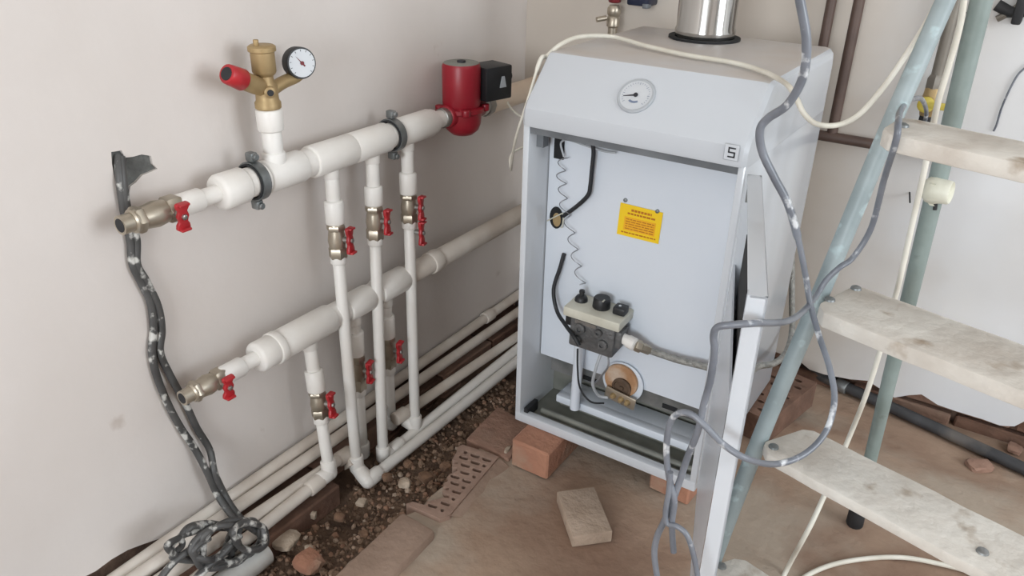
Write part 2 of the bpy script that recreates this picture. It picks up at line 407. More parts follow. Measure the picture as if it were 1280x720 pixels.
gg = nt.nodes.new('ShaderNodeNewGeometry'); rp = nt.nodes.new('ShaderNodeValToRGB')
rp.color_ramp.elements[0].color = rgb(92, 74, 60); rp.color_ramp.elements[1].color = rgb(186, 168, 150)
for pos, c in ((0.35, rgb(122, 98, 80)), (0.65, rgb(142, 118, 98)), (0.85, rgb(156, 120, 98))):
    e_ = rp.color_ramp.elements.new(pos); e_.color = c
nt.links.new(gg.outputs['Random Per Island'], rp.inputs[0]); nt.links.new(rp.outputs[0], nt.nodes['Principled BSDF'].inputs['Base Color']); nt.nodes['Principled BSDF'].inputs['Roughness'].default_value = .95
MATS['gravel_mix'] = mm
o = gm.build('loose_gravel', 'gravel_mix', None, smooth=False); o['kind'] = 'stuff'
tag(o, 'brown and grey gravel and earth crumbs strewn along the trench', 'gravel')

# ================================================================== rubble, bricks
def chunk(name, px, py, z, size, mname, label, group=None, sq=(1, 1, .6), seed=0, lift=0.0):
    bm = bmesh.new(); bmesh.ops.create_icosphere(bm, subdivisions=2, radius=1)
    for v in bm.verts:
        n_ = noise.noise(v.co*1.6+Vector((seed*5.1, 2, 3)))
        p = v.co*(1+0.45*n_); p = Vector((max(-.75, min(.75, p.x)), max(-.8, min(.7, p.y)), max(-.7, min(.75, p.z))))
        v.co = Vector((p.x*sq[0], p.y*sq[1], p.z*sq[2]))*size
    me = bpy.data.meshes.new(name); bm.to_mesh(me); bm.free()
    o = link(name, me, mname, None, True, 25); P = hz(px, py, z); o.location = (P.x, P.y, z+lift); o.rotation_euler = (0, 0, (seed*1.7) % 6.28)
    return tag(o, label, 'rubble', group)
chunk('stone', 452, 628, -0.11, 0.016, 'rubble_pale', 'small pale squarish stone in the trench below the pipe elbow', seed=1)
chunk('plaster_chunk', 357, 676, -0.11, 0.032, 'rubble_pale', 'flat pale plaster lump beside the end of the drain pipe', seed=2, sq=(1, 1.2, .4))
chunk('stone', 507, 612, -0.045, 0.018, 'rubble_pale', 'pale knobbly stone at the corner of the perforated brick', seed=3, lift=0.02)
chunk('stone', 392, 644, -0.11, 0.013, 'rubble_pale', 'small upright pale stone below the short valve pipe', seed=4, sq=(.7, .7, 1))
chunk('stone', 424, 646, -0.12, 0.017, 'rubble_brown', 'light brown stone left of the pale squarish stone', seed=5)
chunk('stone', 386, 686, -0.10, 0.012, 'rubble_pale', 'tiny pale stone just above the red brick shard', seed=6)
chunk('stone', 455, 668, -0.10, 0.013, 'rubble_brown', 'small tan stone near the dusty paving brick', seed=7)
chunk('stone', 484, 596, -0.10, 0.016, 'rubble_brown', 'brown stone in the trench between elbow and perforated brick', seed=8)
chunk('stone', 532, 596, -0.08, 0.020, 'rubble_brown', 'rounded brown stone against the broken edge of the perforated brick', seed=9)
chunk('stone', 510, 580, -0.10, 0.015, 'rubble_brown', 'brown stone lying under the lowest floor pipe', seed=10)
chunk('stone', 557, 583, -0.05, 0.016, 'rubble_brown', 'tan stone touching the far end of the perforated brick', seed=11)
chunk('brick_shard', 385, 702, -0.10, 0.036, 'brick_orange', 'red brick shard at the bottom of the trench', seed=12, sq=(1, 1.1, .5))
chunk('mortar_chip', 634, 562, 0.01, 0.014, 'rubble_pale', 'white mortar chip beside the orange brick under the boiler', seed=13, sq=(.5, 1.3, .4))
chunk('stone', 728, 648, 0.0, 0.007, 'rubble_brown', 'tiny dark stone on the floor', seed=14) if False else None

# perforated brick, flush with the floor, its trench side broken
def zb_(cx, cy, z=0.012): return hz(500+cx/6.0, 540+cy/6.0, z)
outl = [(430,115),(470,95),(560,122),(650,152),(740,185),(640,305),(540,425),(450,530),(372,625),(300,650),(200,606),(120,572),(45,538),(95,522),(190,548),(205,520),(290,502),(322,492),(368,494),(372,474),(330,462),(318,440),(366,434),(370,414),(325,404),(330,382),(362,366),(352,340),(372,318),(430,290),(432,266),(392,262),(390,240),(432,240),(430,216),(392,206),(404,182),(424,150)]
loops = [[zb_(*p) for p in outl]]
for (cx, cy, sm) in ((492,152,1),(563,178,0),(652,208,0),(478,193,0),(565,230,0),(632,252,1),(490,250,0),(577,287,0),(487,305,0),(557,335,1),(413,335,0),(500,368,0),(412,385,0),(478,415,1),(425,450,0),(402,502,1),(340,537,0),(245,555,0),(318,587,1)):
    lp = []
    for q in range(14):
        an = 2*math.pi*q/14; c_, s_ = math.cos(an), math.sin(an); e_ = 0 if sm else (20 if c_ > 0 else -20)
        lp.append(zb_(cx+e_+c_*14+s_*-5, cy+e_*.30+c_*4+s_*13))
    loops.append(lp)
pbk = fill(loops, 'perforated_brick', 'brick_tan', None, (0, 0, -0.065))
tag(pbk, 'tan perforated brick with slotted holes and a broken side', 'brick')
MB().prism([zb_(*p, z=-.022) for p in ((432,118),(470,98),(735,185),(372,620),(215,600),(215,530),(300,506),(372,480),(370,330),(425,280),(426,190))], (0, 0, .006)).build('dirt_fill', 'earth_dark', pbk)
tag(MB().add([zb_(745,190,.008), zb_(372,630,.008), zb_(470,640,.001), zb_(820,260,.001), zb_(745,190,-.03), zb_(372,630,-.03), zb_(470,640,-.03), zb_(820,260,-.03)], [(0,1,2,3),(4,7,6,5),(0,4,5,1),(1,5,6,2),(2,6,7,3),(3,7,4,0)]).build('mortar_fillet', 'brick_dusty', None, .002), 'smooth mortar fillet along the perforated brick', 'mortar')

# dusty paving brick in front of it
P0 = hz(503, 638, 0.018); P1 = hz(545, 662, 0.018); P2 = hz(420, 716, 0.018)
d1 = (P1-P0); d1.z = 0; d2 = (P2-P0).normalized()
ps = [P0, P0+d1, P0+d1+d2*0.34, P0+d2*0.34]
tag(MB().prism([p+Vector((0, 0, -0.075)) for p in ps], (0, 0, 0.075)).build('paving_brick', 'brick_dusty', None, 0.010), 'long dust covered brick bedded beside the trench', 'brick')
# flat reddish brick between trench and boiler
ps = [hz(px, py, 0.008) for px, py in ((582, 548), (622, 507), (668, 532), (636, 574))]
tag(MB().prism([p+Vector((0, 0, -0.06)) for p in ps], (0, 0, 0.06)).build('floor_brick', 'brick_red', None, 0.006), 'flat reddish brick level with the floor left of the boiler', 'brick')

ZB0 = 0.077
def foot_brick(cx, cy, rz, mname, label, h=ZB0, L=0.25, W=0.12):
    me = ragged_brick(cx*10, L, W, h-0.004, 0.003); me.materials.append(MATS[mname])
    o = place(me, 'brick', (cx, cy, h/2), rz); return tag(o, label, 'brick', 'bricks carrying the boiler')
foot_brick(0.553, 1.400, math.radians(90), 'brick_orange', 'bright orange brick under the front left corner of the boiler', L=0.25, W=0.10)
foot_brick(0.862, 1.505, math.radians(88), 'brick_orange', 'orange brick under the front right of the boiler near the open door', W=0.10)
foot_brick(0.56, 1.78, math.radians(88), 'brick_red', 'red brick under the back left of the boiler')
# perforated red brick under the back right corner
bA = Vector((.862, 1.72, 0)); bu_ = Vector((math.cos(math.radians(78)), math.sin(math.radians(78)), 0)); bv_ = Vector((bu_.y, -bu_.x, 0))
def bp3(a, b): return bA+bu_*a+bv_*b+Vector((0, 0, ZB0-.003))
lps = [[bp3(0, 0), bp3(.25, 0), bp3(.25, .12), bp3(0, .12)]]
for i in range(7):
    for b_ in ((.025, .06, .095) if i % 2 else (.042, .08)):
        c_ = (.03+i*.032, b_); lps.append([bp3(c_[0]+.006*math.sin(q*math.pi/4), c_[1]+.012*math.cos(q*math.pi/4)) for q in range(8)])
o = fill(lps, 'brick', 'brick_dark', None, (0, 0, -(ZB0-.003))); tag(o, 'red perforated brick under the back right of the boiler by the ladder', 'brick', 'bricks carrying the boiler')

# loose half brick on the floor
q4 = [hz(px, py, 0.032) for px, py in ((696, 614), (743, 608), (766, 664), (716, 671))]
tag(MB().prism([p+Vector((0, 0, -0.030)) for p in q4], (0, 0, 0.030)).build('loose_brick', 'brick_loose', None, 0.003), 'loose pale brown brick slip lying flat on the open floor', 'brick')

# ================================================================== pipework on the left wall
XM = 0.0784
ZU, ZL = 0.699, 0.320
def U(px): return along(px, XM, ZU)
def Lw(px): return along(px, XM, ZL)
def axis_run(mb_, x, z, y0, y1, r, b=0.004): mb_.rcyl((x, y0, z), (x, y1, z), r, b, 24)
def pipe_part(name, parent, segs, mname='pvc_white'):
    mb_ = MB()
    for p0, p1, r in segs: mb_.rcyl(p0, p1, r, 0.0035, 24)
    return mb_.build(name, mname, parent)
um = thing('upper_manifold', (XM, U(345), ZU), 'upper thick white plastic pipe manifold with tees along left wall', 'pipe')
lm = thing('lower_manifold', (XM, Lw(385), ZL), 'lower thick white plastic pipe manifold with tees along left wall', 'pipe')
def run(par, fn, z, name, a, b, r, m_='pvc_white', bb=0.004):
    mb_ = MB(); axis_run(mb_, XM, z, fn(a), fn(b), r, bb); return mb_.build(name, m_, par)
run(um, U, ZU, 'coupling', 219, 251, 0.0215)
run(um, U, ZU, 'pipe', 249, 279, 0.0165)
run(um, U, ZU, 'reducer', 271, 306, 0.035, bb=0.008)
run(um, U, ZU, 'pipe', 304, 334, 0.0295)
t1 = run(um, U, ZU, 'tee', 329, 376, 0.0335)
MB().rcyl((XM, U(345), ZU+0.01), (XM, U(345), ZU+0.046), 0.0235, 0.004).build('tee_branch', 'pvc_white', t1)
run(um, U, ZU, 'pipe', 374, 392, 0.0295)
for a, b, c in ((387, 438, 412), (437, 482, 464), (496, 536, 508)):
    t = run(um, U, ZU, 'tee', a, b, 0.0345)
    MB().rcyl((XM, U(c), ZU-0.052), (XM, U(c), ZU-0.01), 0.0175, 0.004).build('tee_branch', 'pvc_white', t)
run(um, U, ZU, 'pipe', 480, 498, 0.0295)
run(um, U, ZU, 'reducer', 531, 541, 0.031)
run(um, U, ZU, 'pipe', 538, 556, 0.0215)
run(um, U, ZU, 'union_nut', 551, 560, 0.025, 'steel', 0.003)

run(lm, Lw, ZL, 'coupling', 275, 303, 0.021)
run(lm, Lw, ZL, 'pipe', 300, 328, 0.0165)
run(lm, Lw, ZL, 'reducer', 319, 345, 0.034, bb=0.007)
run(lm, Lw, ZL, 'collar', 340, 349, 0.037, bb=0.003)
t = run(lm, Lw, ZL, 'tee', 346, 412, 0.0345)
MB().rcyl((XM, Lw(385), ZL-0.052), (XM, Lw(385), ZL-0.01), 0.018, 0.004).build('tee_branch', 'pvc_white', t)
run(lm, Lw, ZL, 'pipe', 409, 434, 0.0295)
for a, b, c in ((430, 461, 441), (470, 504, 481)):
    t = run(lm, Lw, ZL, 'tee', a, b, 0.0335)
    MB().rcyl((XM, Lw(c), ZL-0.052), (XM, Lw(c), ZL-0.01), 0.018, 0.004).build('tee_branch', 'pvc_white', t)
run(lm, Lw, ZL, 'pipe', 459, 472, 0.0295)
run(lm, Lw, ZL, 'pipe', 502, 668, 0.027, 'pvc_dusty')
run(lm, Lw, ZL, 'collar', 536, 547, 0.031, 'pvc_dusty', 0.003)

# pipe clamps with rubber lining and lugs
def clamp(px, label):
    y = U(px); R = 0.0335; r_ = thing('pipe_clamp', (0, y, ZU), label, 'pipe clamp', 'clamps holding the upper manifold')
    ring = MB(); n = 28; w_ = 0.010
    for rr, ww, nm, mn in ((0.0365, 0.012, 'rubber_lining', 'rubber'), (0.0395, 0.009, 'ring', 'zinc')):
        mb_ = MB(); vs = []; fs = []
        for i in range(n):
            a = 2*math.pi*i/n
            for (dr, dy) in ((-0.004, -ww), (0, -ww), (0, ww), (-0.004, ww)):
                vs.append((XM+(rr+dr)*math.cos(a), y+dy, ZU+(rr+dr)*math.sin(a)))
        for i in range(n):
            for j in range(4):
                a = i*4+j; b = i*4+(j+1) % 4; c = ((i+1) % n)*4+(j+1) % 4; d = ((i+1) % n)*4+j
                fs.append((a, b, c, d))
        mb_.add(vs, fs); mb_.build(nm, mn, r_)
    for sgn in (1, -1):
        mb_ = MB(); a = math.radians(90 if sgn > 0 else -90)
        cx, cz = XM+0.04*math.cos(a), ZU+0.04*math.sin(a)
        mb_.box((cx-0.010, y-0.008, min(cz, cz+sgn*0.018)), (cx+0.010, y+0.008, max(cz, cz+sgn*0.018))); lug = mb_.build('lug', 'zinc', r_, 0.003)
        MB().lathe((cx+0.009, y, cz+sgn*0.010), (1, 0, 0), [(0, .007), (.006, .007), (.008, .005)], 8).build('bolt', 'zinc', lug)
    MB().cyl((-0.01, y, ZU), (XM-0.036, y, ZU), 0.004).build('stud', 'zinc', r_)
clamp(318, 'grey pipe clamp on the upper manifold left of the brass safety group')
clamp(490, 'grey pipe clamp on the upper manifold near the red pump')

# ball valves
def valve(P, d, out_, label, L=0.085, r=0.021, two=False, hside=0.5, open_end=False, hs=1.0, cross=False):
    P = Vector(P); d = Vector(d).normalized(); out_ = Vector(out_).normalized(); side = d.cross(out_).normalized(); d_ = d; side_ = side
    t = thing('ball_valve', P, label, 'ball valve', 'ball valves with red butterfly handles')
    mb_ = MB()
    mb_.lathe(P, d, [(0, r*.80), (.003, r*.92), (L*.18, r*.92), (L*.20, r*.86), (L*.30, r*.90), (L*.5, r*1.02), (L*.66, r*.92), (L*.72, r*.86)], 20)
    mb_.build('body', 'nickel', t)
    for a, b, k_ in ((L*.70, L*1.0, 1.06), (L*.06, L*.22, 1.06)):
        MB().lathe(P, d, [(a, r*k_*.92), (a+.003, r*k_), (b-.003, r*k_), (b, r*k_*.92)], 6).build('hex_nut', 'nickel', t)
    if open_end:
        MB().lathe(P-d*0.020, d, [(0, r*.72), (.024, r*.72)], 18).build('thread', 'nickel', t)
        MB().lathe(P-d*0.0208, d, [(0, r*.52), (.0010, r*.52)], 16).build('bore', 'rubber', t)
    def handle(c, nm='handle'):
        d, side = (side_, d_) if cross else (d_, side_)
        s0 = c+out_*(r*.8)
        MB().cyl(s0, s0+out_*0.018, 0.007, n=12).build('stem', 'steel', t)
        h = MB(); c0 = s0+out_*0.013
        wl_ = 0.031*hs
        prof = [(-wl_, .009), (-wl_*.93, .0135), (-wl_*.6, .0125), (-.010, .0085), (0, .012), (.010, .0085), (wl_*.6, .0125), (wl_*.93, .0135), (wl_, .009)]
        pl = [c0+d*a+side*b for a, b in prof]+[c0+d*a-side*b for a, b in reversed(prof)]
        h.prism(pl, out_*0.008)
        hb = h.build(nm, 'red_handle', t, 0.002)
        for sgn in (-1, 1):                                   # raised butterfly wings
            w2 = MB(); q = c0+d*(sgn*wl_*.82)
            w2.prism([q+side*.011+out_*.004, q+side*.010+out_*.015, q-side*.010+out_*.015, q-side*.011+out_*.004], d*(sgn*0.005)); w2.build('wing', 'red_handle', hb, 0.0015)
        MB().lathe(c0+out_*0.008, out_, [(0, .0055), (.004, .0055), (.005, .004)], 6).build('screw', 'steel', hb)
    handle(P+d*(L*hside))
    if two: handle(P+d*(L*1.30), 'handle')
    return t
OUT = Vector((0.80, 0.22, 0.0))
# end valves of the manifolds
ya = U(158); valve((XM, ya+0.008, ZU), (0, 1, 0), (0.90, 0.0, -0.12), 'nickel end valve with red handle at the open left end of upper manifold', L=U(222)-ya-0.006, r=0.0235, open_end=True, hside=0.80, cross=True, hs=0.85)
ya = Lw(234); valve((XM, ya+0.008, ZL), (0, 1, 0), (0.90, 0.0, -0.12), 'nickel end valve with red handle at the left end of lower manifold', L=Lw(278)-ya-0.006, r=0.0215, open_end=True, hside=0.80, cross=True, hs=0.85)

def riser(cpx, fn, z0, cup, vlv, bot, xb, vlabel, plabel, two=False, r=0.0140, elbow_to=None):
    """pipe dropping from a tee: short pipe, socket, valve, long pipe, elbow. cup/vlv: rows (py0, py1), bot: pixel of the foot"""
    y0 = fn(cpx); T = Vector((XM, y0, z0-0.035)); Bt = hx(bot[0], bot[1], xb)
    d = (Bt-T)
    def at_row(py):
        a, b = 0.0, 1.0
        for _ in range(40):
            c = (a+b)/2
            if proj(T+d*c)[1] < py: a = c
            else: b = c
        return T+d*a
    dn = d.normalized()
    t = thing('riser_pipe', Bt, plabel, 'pipe', 'thin white risers below the manifolds')
    MB().rcyl(T, at_row(cup[0]+4), r+0.0015, 0.002).build('upper_pipe', 'pvc_white', t)
    MB().rcyl(at_row(cup[0]), at_row(cup[1]+3), 0.0215, 0.004).build('socket', 'pvc_white', t)
    a = at_row(cup[1]+1); b = at_row(vlv[1])
    valve(a, dn, OUT, vlabel, L=(b-a).length, r=0.0200, two=two, hside=0.45)
    MB().rcyl(at_row(vlv[1]-3), at_row(vlv[1]+7), 0.0185, 0.002).build('socket', 'pvc_white', t)
    MB().rcyl(b, Bt, r, 0.002).build('lower_pipe', 'pvc_white', t)
    e = MB(); e.sphere(Bt, 0.0185, 16, 10); e.rcyl(Bt-dn*0.035, Bt, 0.0185, 0.003)
    if elbow_to is not None:
        v_ = (Vector(elbow_to)-Bt); v_ = v_.normalized(); e.rcyl(Bt, Bt+v_*0.036, 0.0185, 0.003)
    e.build('elbow', 'pvc_white', t)
    return Bt, at_row
XB = 0.125
# floor pipes: (x, z) at near and far end
def zAt(px, py, x): return hx(px, py, x).z
E1 = hx(446, 584, XB); E2 = hx(479, 572, XB); E3 = hx(519, 533, XB); E0 = hx(412, 591, XB)
elb = hx(460, 601, 0.165)
farC = hx(640, 425, 0.13); farD = hx(641, 441, 0.155); farE = hx(641, 456, 0.185)
riser(412, U, ZU, (250, 277), (278, 322), (446, 584), XB, 'ball valve on the riser nearest the safety group under the upper manifold', 'white riser from upper manifold nearest the safety group', elbow_to=elb)
riser(464, U, ZU, (232, 254), (255, 299), (479, 572), XB, 'ball valve on the middle riser of three under the upper manifold', 'white middle riser of three hanging from the upper manifold', elbow_to=farD)
riser(508, U, ZU, (215, 240), (241, 278), (519, 533), XB, 'ball valve with two red handles on the riser nearest the pump', 'white riser from upper manifold nearest the red pump', two=True, elbow_to=hx(505, 524, XB-0.03))
riser(385, Lw, ZL, (462, 486), (487, 521), (412, 591), XB, 'ball valve on the short leaning riser under the lower manifold', 'short white riser leaning outwards below the lower manifold', elbow_to=E0+Vector((0, -1, 0.02)))
Bx1, _ = riser(441, Lw, ZL, (414, 440), (441, 486), (454, 566), 0.065, 'ball valve half hidden behind the riser nearest the safety group', 'white lower riser half hidden behind the riser nearest the safety group')
Bx2, _ = riser(481, Lw, ZL, (394, 418), (420, 458), (489, 530), 0.065, 'ball valve half hidden behind the middle riser', 'white lower riser half hidden behind the middle riser')

# pipes along the foot of the wall
def floor_pipe(pts, r, label, m_='pvc_dusty', joints=()):
    t = thing('floor_pipe', pts[0], label, 'pipe', 'white pipes along the foot of the wall')
    mb_ = MB(); mb_.tube(pts, r, 18); mb_.build('pipe', m_, t)
    for j, dr in joints:
        j = Vector(j); dr = Vector(dr).normalized(); MB().rcyl(j-dr*0.022, j+dr*0.022, r+0.0045, 0.003).build('coupling', m_, t)
    return t
yn = 0.45
fA = hx(640, 374, 0.022); fB = hx(640, 395, 0.055)
nA = hx(275, 631, 0.022); nB = hx(290, 638, 0.055)
def ext(P, Q, y): P = Vector(P); Q = Vector(Q); return P+(Q-P)*((y-P.y)/(Q.y-P.y))
floor_pipe([ext(nA, fA, yn), nA, fA, ext(nA, fA, 2.08)], 0.0150, 'topmost floor pipe, tight in the corner of wall and footing', joints=[((hx(610, 395, 0.022)), (0, 1, 0))])
floor_pipe([ext(nB, fB, yn), nB, fB, ext(nB, fB, 2.08)], 0.0150, 'second floor pipe from the wall, running full length')
n3 = hx(323, 642, 0.098); m3 = hx(430, 570, 0.098)
floor_pipe([ext(n3, m3, yn), n3, m3, E1+Vector((-0.004, -0.02, 0.012))], 0.0145, 'third floor pipe from the wall, ending at the first long riser', joints=[(m3, m3-n3)])
n4 = hx(333, 654, 0.127)
floor_pipe([ext(n4, E0, yn), n4, E0+(n4-E0).normalized()*0.012], 0.0145, 'outermost near floor pipe ending at the short leaning riser', joints=[(E0+(n4-E0).normalized()*0.05, n4-E0)])
c0 = hx(497, 522, 0.10)
floor_pipe([c0, farC, ext(c0, farC, 2.08)], 0.0145, 'inner far floor pipe starting at the riser nearest the pump', joints=[(c0+(farC-c0).normalized()*0.01, farC-c0)])
floor_pipe([E2, farD, ext(E2, farD, 2.08)], 0.0150, 'middle far floor pipe starting at the middle riser', 'pvc_white', joints=[(E2+(farD-E2).normalized()*0.05, farD-E2)])
t = floor_pipe([E1+(elb-E1).normalized()*0.01, elb, ], 0.0150, 'outermost far floor pipe with an elbow below the first long riser', 'pvc_white')
MB().tube([elb, farE, ext(elb, farE, 2.08)], 0.0150, 18).build('pipe', 'pvc_white', t)
e = MB(); e.sphere(elb, 0.0195, 16, 10); e.rcyl(elb, elb+(farE-elb).normalized()*0.042, 0.0195, 0.003); e.rcyl(elb, elb+(E1-elb).normalized()*0.030, 0.0195, 0.003); e.build('elbow', 'pvc_white', t)

# brass safety group
ys = U(345)
sg = thing('safety_group', (XM, ys, ZU+0.04), 'brass boiler safety group with red relief cap and pressure gauge', 'safety group')
def zrow(px, py): return hx(px, py, XM).z
z1 = zrow(343, 162); z2 = zrow(341, 134); z3 = zrow(340, 103); z4 = zrow(338, 93); z5 = zrow(336, 55)
MB().rcyl((XM, ys, ZU+0.03), (XM, ys, z1+0.004), 0.0195, 0.002).build('riser', 'pvc_white', sg)
MB().rcyl((XM, ys, z1), (XM, ys, z2), 0.0255, 0.004, 28).build('socket', 'pvc_white', sg)
MB().lathe((XM, ys, z2), (0, 0, 1), [(0, .023), (.002, .025), (.012, .025), (.016, .022), (.028, .0215), (.044, .0215), (.056, .016), (z4-z2, .0155)], 24).build('body', 'brass', sg)
MB().lathe((XM, ys, z4-0.002), (0, 0, 1), [(0, .014), (.006, .0205), (.010, .0225), (z5-z4-.010, .0225), (z5-z4-.008, .026), (z5-z4, .026), (z5-z4+.003, .022)], 28).build('air_vent', 'brass', sg)
MB().rcyl((XM, ys-.012, z5), (XM, ys-.012, z5+.012), 0.005, 0.001).build('vent_screw', 'brass', sg)
zc_ = z2+0.036
pr = Vector((XM, ys, zc_)); tip = hx(283, 92, XM+0.012)
dv = (tip-pr).normalized(); Lr = (tip-pr).length
MB().lathe(pr, dv, [(0, .014), (.02, .0165), (.035, .0175), (Lr-.036, .0175)], 20).build('relief_body', 'brass', sg)
rc = MB().lathe(pr+dv*(Lr-.042), dv, [(0, .0185), (.003, .0205), (.030, .0190), (.040, .018), (.042, .016)], 20).build('relief_cap', 'red_handle', sg)
MB().lathe(pr+dv*(Lr-.002), dv, [(0, .0130), (.003, .0120), (.0032, .006)], 18).build('cap_end', 'rubber', rc)
MB().lathe(pr+Vector((.014, -.006, .0)), (1, -.6, 0), [(0, .011), (.012, .011), (.014, .008)], 14).build('side_port', 'brass', sg)
MB().lathe(pr+Vector((.027, -.014, .0)), (1, -.6, 0), [(0, .0062), (.0012, .0062)], 12).build('port_bore', 'rubber', sg)
gc = hx(371, 78, XM)
MB().tube(spline([pr+Vector((0, 0, -.008)), pr+(gc-pr)*.45+Vector((0, 0, -.012)), gc+Vector((0, 0, -.024)), gc+Vector((0, 0, -.005))], 5), 0.0125, 12).build('gauge_arm', 'brass', sg)
gd = Vector((0.90, -0.30, 0.10)).normalized()
ga = MB().lathe(gc-gd*.004, gd, [(0, .024), (.003, .0305), (.024, .0305), (.027, .0295)], 32).build('gauge_case', 'black_plastic', sg)
MB().lathe(gc+gd*.0232, gd, [(0, .0268), (.0012, .0268)], 32).build('gauge_face', 'gauge_white', ga)
def on_disc(c, n, a, r_):
    uu, vv, n = frame(n); return c+uu*(r_*math.cos(a))+vv*(r_*math.sin(a))
gf = gc+gd*.0246
nb = MB(); uu, vv, nn = frame(gd)
a = math.radians(130); dr = uu*math.cos(a)+vv*math.sin(a); sd = nn.cross(dr)
nb.prism([gf-dr*.008+sd*.0016, gf+dr*.018, gf-dr*.008-sd*.0016], nn*.0008); nb.lathe(gf, nn, [(0, .004), (.0014, .004)], 12); nb.build('needle', 'red_dark', ga)
tk = MB()
for i in range(11):
    a = math.radians(-45+27*i); p = on_disc(gf, gd, a, .022); p2 = on_disc(gf, gd, a, .0255); s_ = (p2-p).normalized().cross(nn)*.0005
    tk.prism([p+s_, p2+s_, p2-s_, p-s_], nn*.0004)
tk.build('tick_marks', 'ink', ga)

# circulation pump
yp = U(575); ZP = ZU
pu = thing('circulation_pump', (XM, yp, ZP), 'dark red circulation pump with black terminal box on upper pipe', 'pump')
pcx = XM+0.008
MB().lathe((pcx, yp, ZP-.058), (0, 0, 1), [(0, .012), (.004, .028), (.016, .042), (.032, .048), (.060, .050), (.064, .056), (.074, .056), (.078, .050)], 28).build('volute', 'red_pump', pu)
MB().rcyl((XM, U(556), ZP), (XM, yp, ZP), 0.029, 0.004).build('inlet', 'red_pump', pu)
MB().rcyl((XM, yp, ZP), (XM, yp+.105, ZP), 0.027, 0.004).build('outlet', 'red_pump', pu)
fg = MB()
for sx, sy in ((1, 1), (1, -1), (-1, 1), (-1, -1)): fg.rcyl((pcx+.042*sx, yp+.042*sy, ZP+.004), (pcx+.042*sx, yp+.042*sy, ZP+.022), .011, .002, 12)
fg.box((pcx-.046, yp-.046, ZP+.006), (pcx+.046, yp+.046, ZP+.020)); fg.build('flange', 'red_pump', pu, 0.002)
zt_ = hx(575, 78, pcx).z
MB().lathe((pcx, yp-.004, ZP+.02), (0, 0, 1), [(0, .047), (.006, .049), (zt_-ZP-.03, .049), (zt_-ZP-.022, .046)], 32).build('motor_housing', 'red_pump', pu)
np_ = MB().lathe((pcx, yp-.004, zt_-.003), (0, 0, 1), [(0, .045), (.002, .045), (.003, .042)], 28).build('name_plate', 'dark_steel', pu)
MB().lathe((pcx, yp-.004, zt_), (0, 0, 1), [(0, .011), (.004, .011), (.005, .008)], 14).build('vent_plug', 'ink', np_)
bx0 = Vector((pcx+.010, yp+.032, ZP+.030))
mt = Matrix.Translation((pcx+.034, yp+.072, ZP+.074)) @ Matrix.Rotation(math.radians(-14), 4, 'Z')
tbx = MB().box((-.036, -.046, -.042), (.042, .042, .044), mt).build('terminal_box', 'black_plastic', pu, 0.005)
MB().lathe(mt @ Vector((.020, .040, .012)), mt.to_3x3() @ Vector((0, 1, 0)), [(0, .013), (.010, .013), (.012, .010)], 12).build('cable_gland', 'black_plastic', tbx)
pt = [mt @ Vector(p) for p in ((.0425, -.002, -.010), (.0425, .020, -.010), (.0425, .013, .018), (.0425, .004, .018))]
MB().prism(pt, (0.0012, 0, 0)).build('switch_mark', 'gauge_grey', tbx)
un = MB().lathe((XM, yp+.098, ZP), (0, 1, 0), [(0, .030), (.003, .033), (.024, .033), (.027, .030)], 10).build('union_nut', 'steel', pu)
MB().rcyl((XM, yp+.084, ZP), (XM, yp+.099, ZP), .029, .002).build('gasket', 'pvc_white', pu)
sp = MB(); sp.rcyl((XM, yp+.12, ZP), (XM, 2.06, ZP), .031, .004, 24)
tag(sp.build('supply_pipe', 'pvc_beige'), 'beige supply pipe running from the pump behind the boiler', 'pipe')

# dark cables on the left wall and their coil
def cable(name, pts, r, mname, label, cat='cable', group=None, k=8, n=10):
    mb_ = MB(); mb_.tube(spline(pts, k), r, n); return tag(mb_.build(name, mname), label, cat, group)
def lw(x, *pp): return [hx(px, py, x) for px, py in pp]
cA = lw(-0.006, (147, 194))+lw(0.010, (150, 225), (155, 262), (163, 300), (166, 330), (176, 352), (188, 378), (192, 410), (190, 440), (196, 470), (210, 505), (226, 535))+lw(0.02, (243, 560))+lw(0.04, (258, 588), (270, 615))+lw(0.07, (284, 637))+lw(0.10, (300, 655), (318, 672))
cB = lw(-0.004, (151, 196))+lw(0.012, (154, 228), (159, 262), (170, 298), (171, 330), (183, 352), (197, 382), (202, 412), (200, 440), (212, 468), (232, 505), (246, 535))+lw(0.022, (262, 562))+lw(0.045, (268, 590), (279, 615))+lw(0.075, (292, 637))+lw(0.11, (308, 655), (325, 668))
cable('wall_cable', cA, 0.0078, 'cable_dark', 'left of two plaster splashed black cables hanging from the wall hole', group='black cables from the wall hole')
cable('wall_cable', cB, 0.0078, 'cable_dark', 'right of two plaster splashed black cables hanging from the wall hole', group='black cables from the wall hole')
def loop_px(c, rx, ry, tilt, x0, n, wob, seed, a0=0.0, turns=1.0):
    pts = []
    for i in range(n+1):
        a = a0+2*math.pi*turns*i/n; rr = 1+wob*noise.noise((i*.7, seed*3.3, 0))
        ex = rx*rr*math.cos(a); ey = ry*rr*math.sin(a)
        px = c[0]+ex*math.cos(tilt)-ey*math.sin(tilt); py = c[1]+ex*math.sin(tilt)+ey*math.cos(tilt)
        pts.append(hx(px, py, x0+0.02*noise.noise((i*.5, seed*1.9, 4))))
    return pts
cable('cable_coil', loop_px((286, 680), 42, 24, -.35, 0.165, 46, .45, 1, turns=3.6), 0.0066, 'cable_dark', 'main tangled coil of plaster splashed black cable on the floor pipes', group='coiled black cable')
cable('cable_coil', loop_px((258, 680), 40, 24, -.25, 0.145, 40, .55, 2, turns=3.1), 0.0064, 'cable_dark', 'left loops of the black cable coil, over the floor pipes', group='coiled black cable')
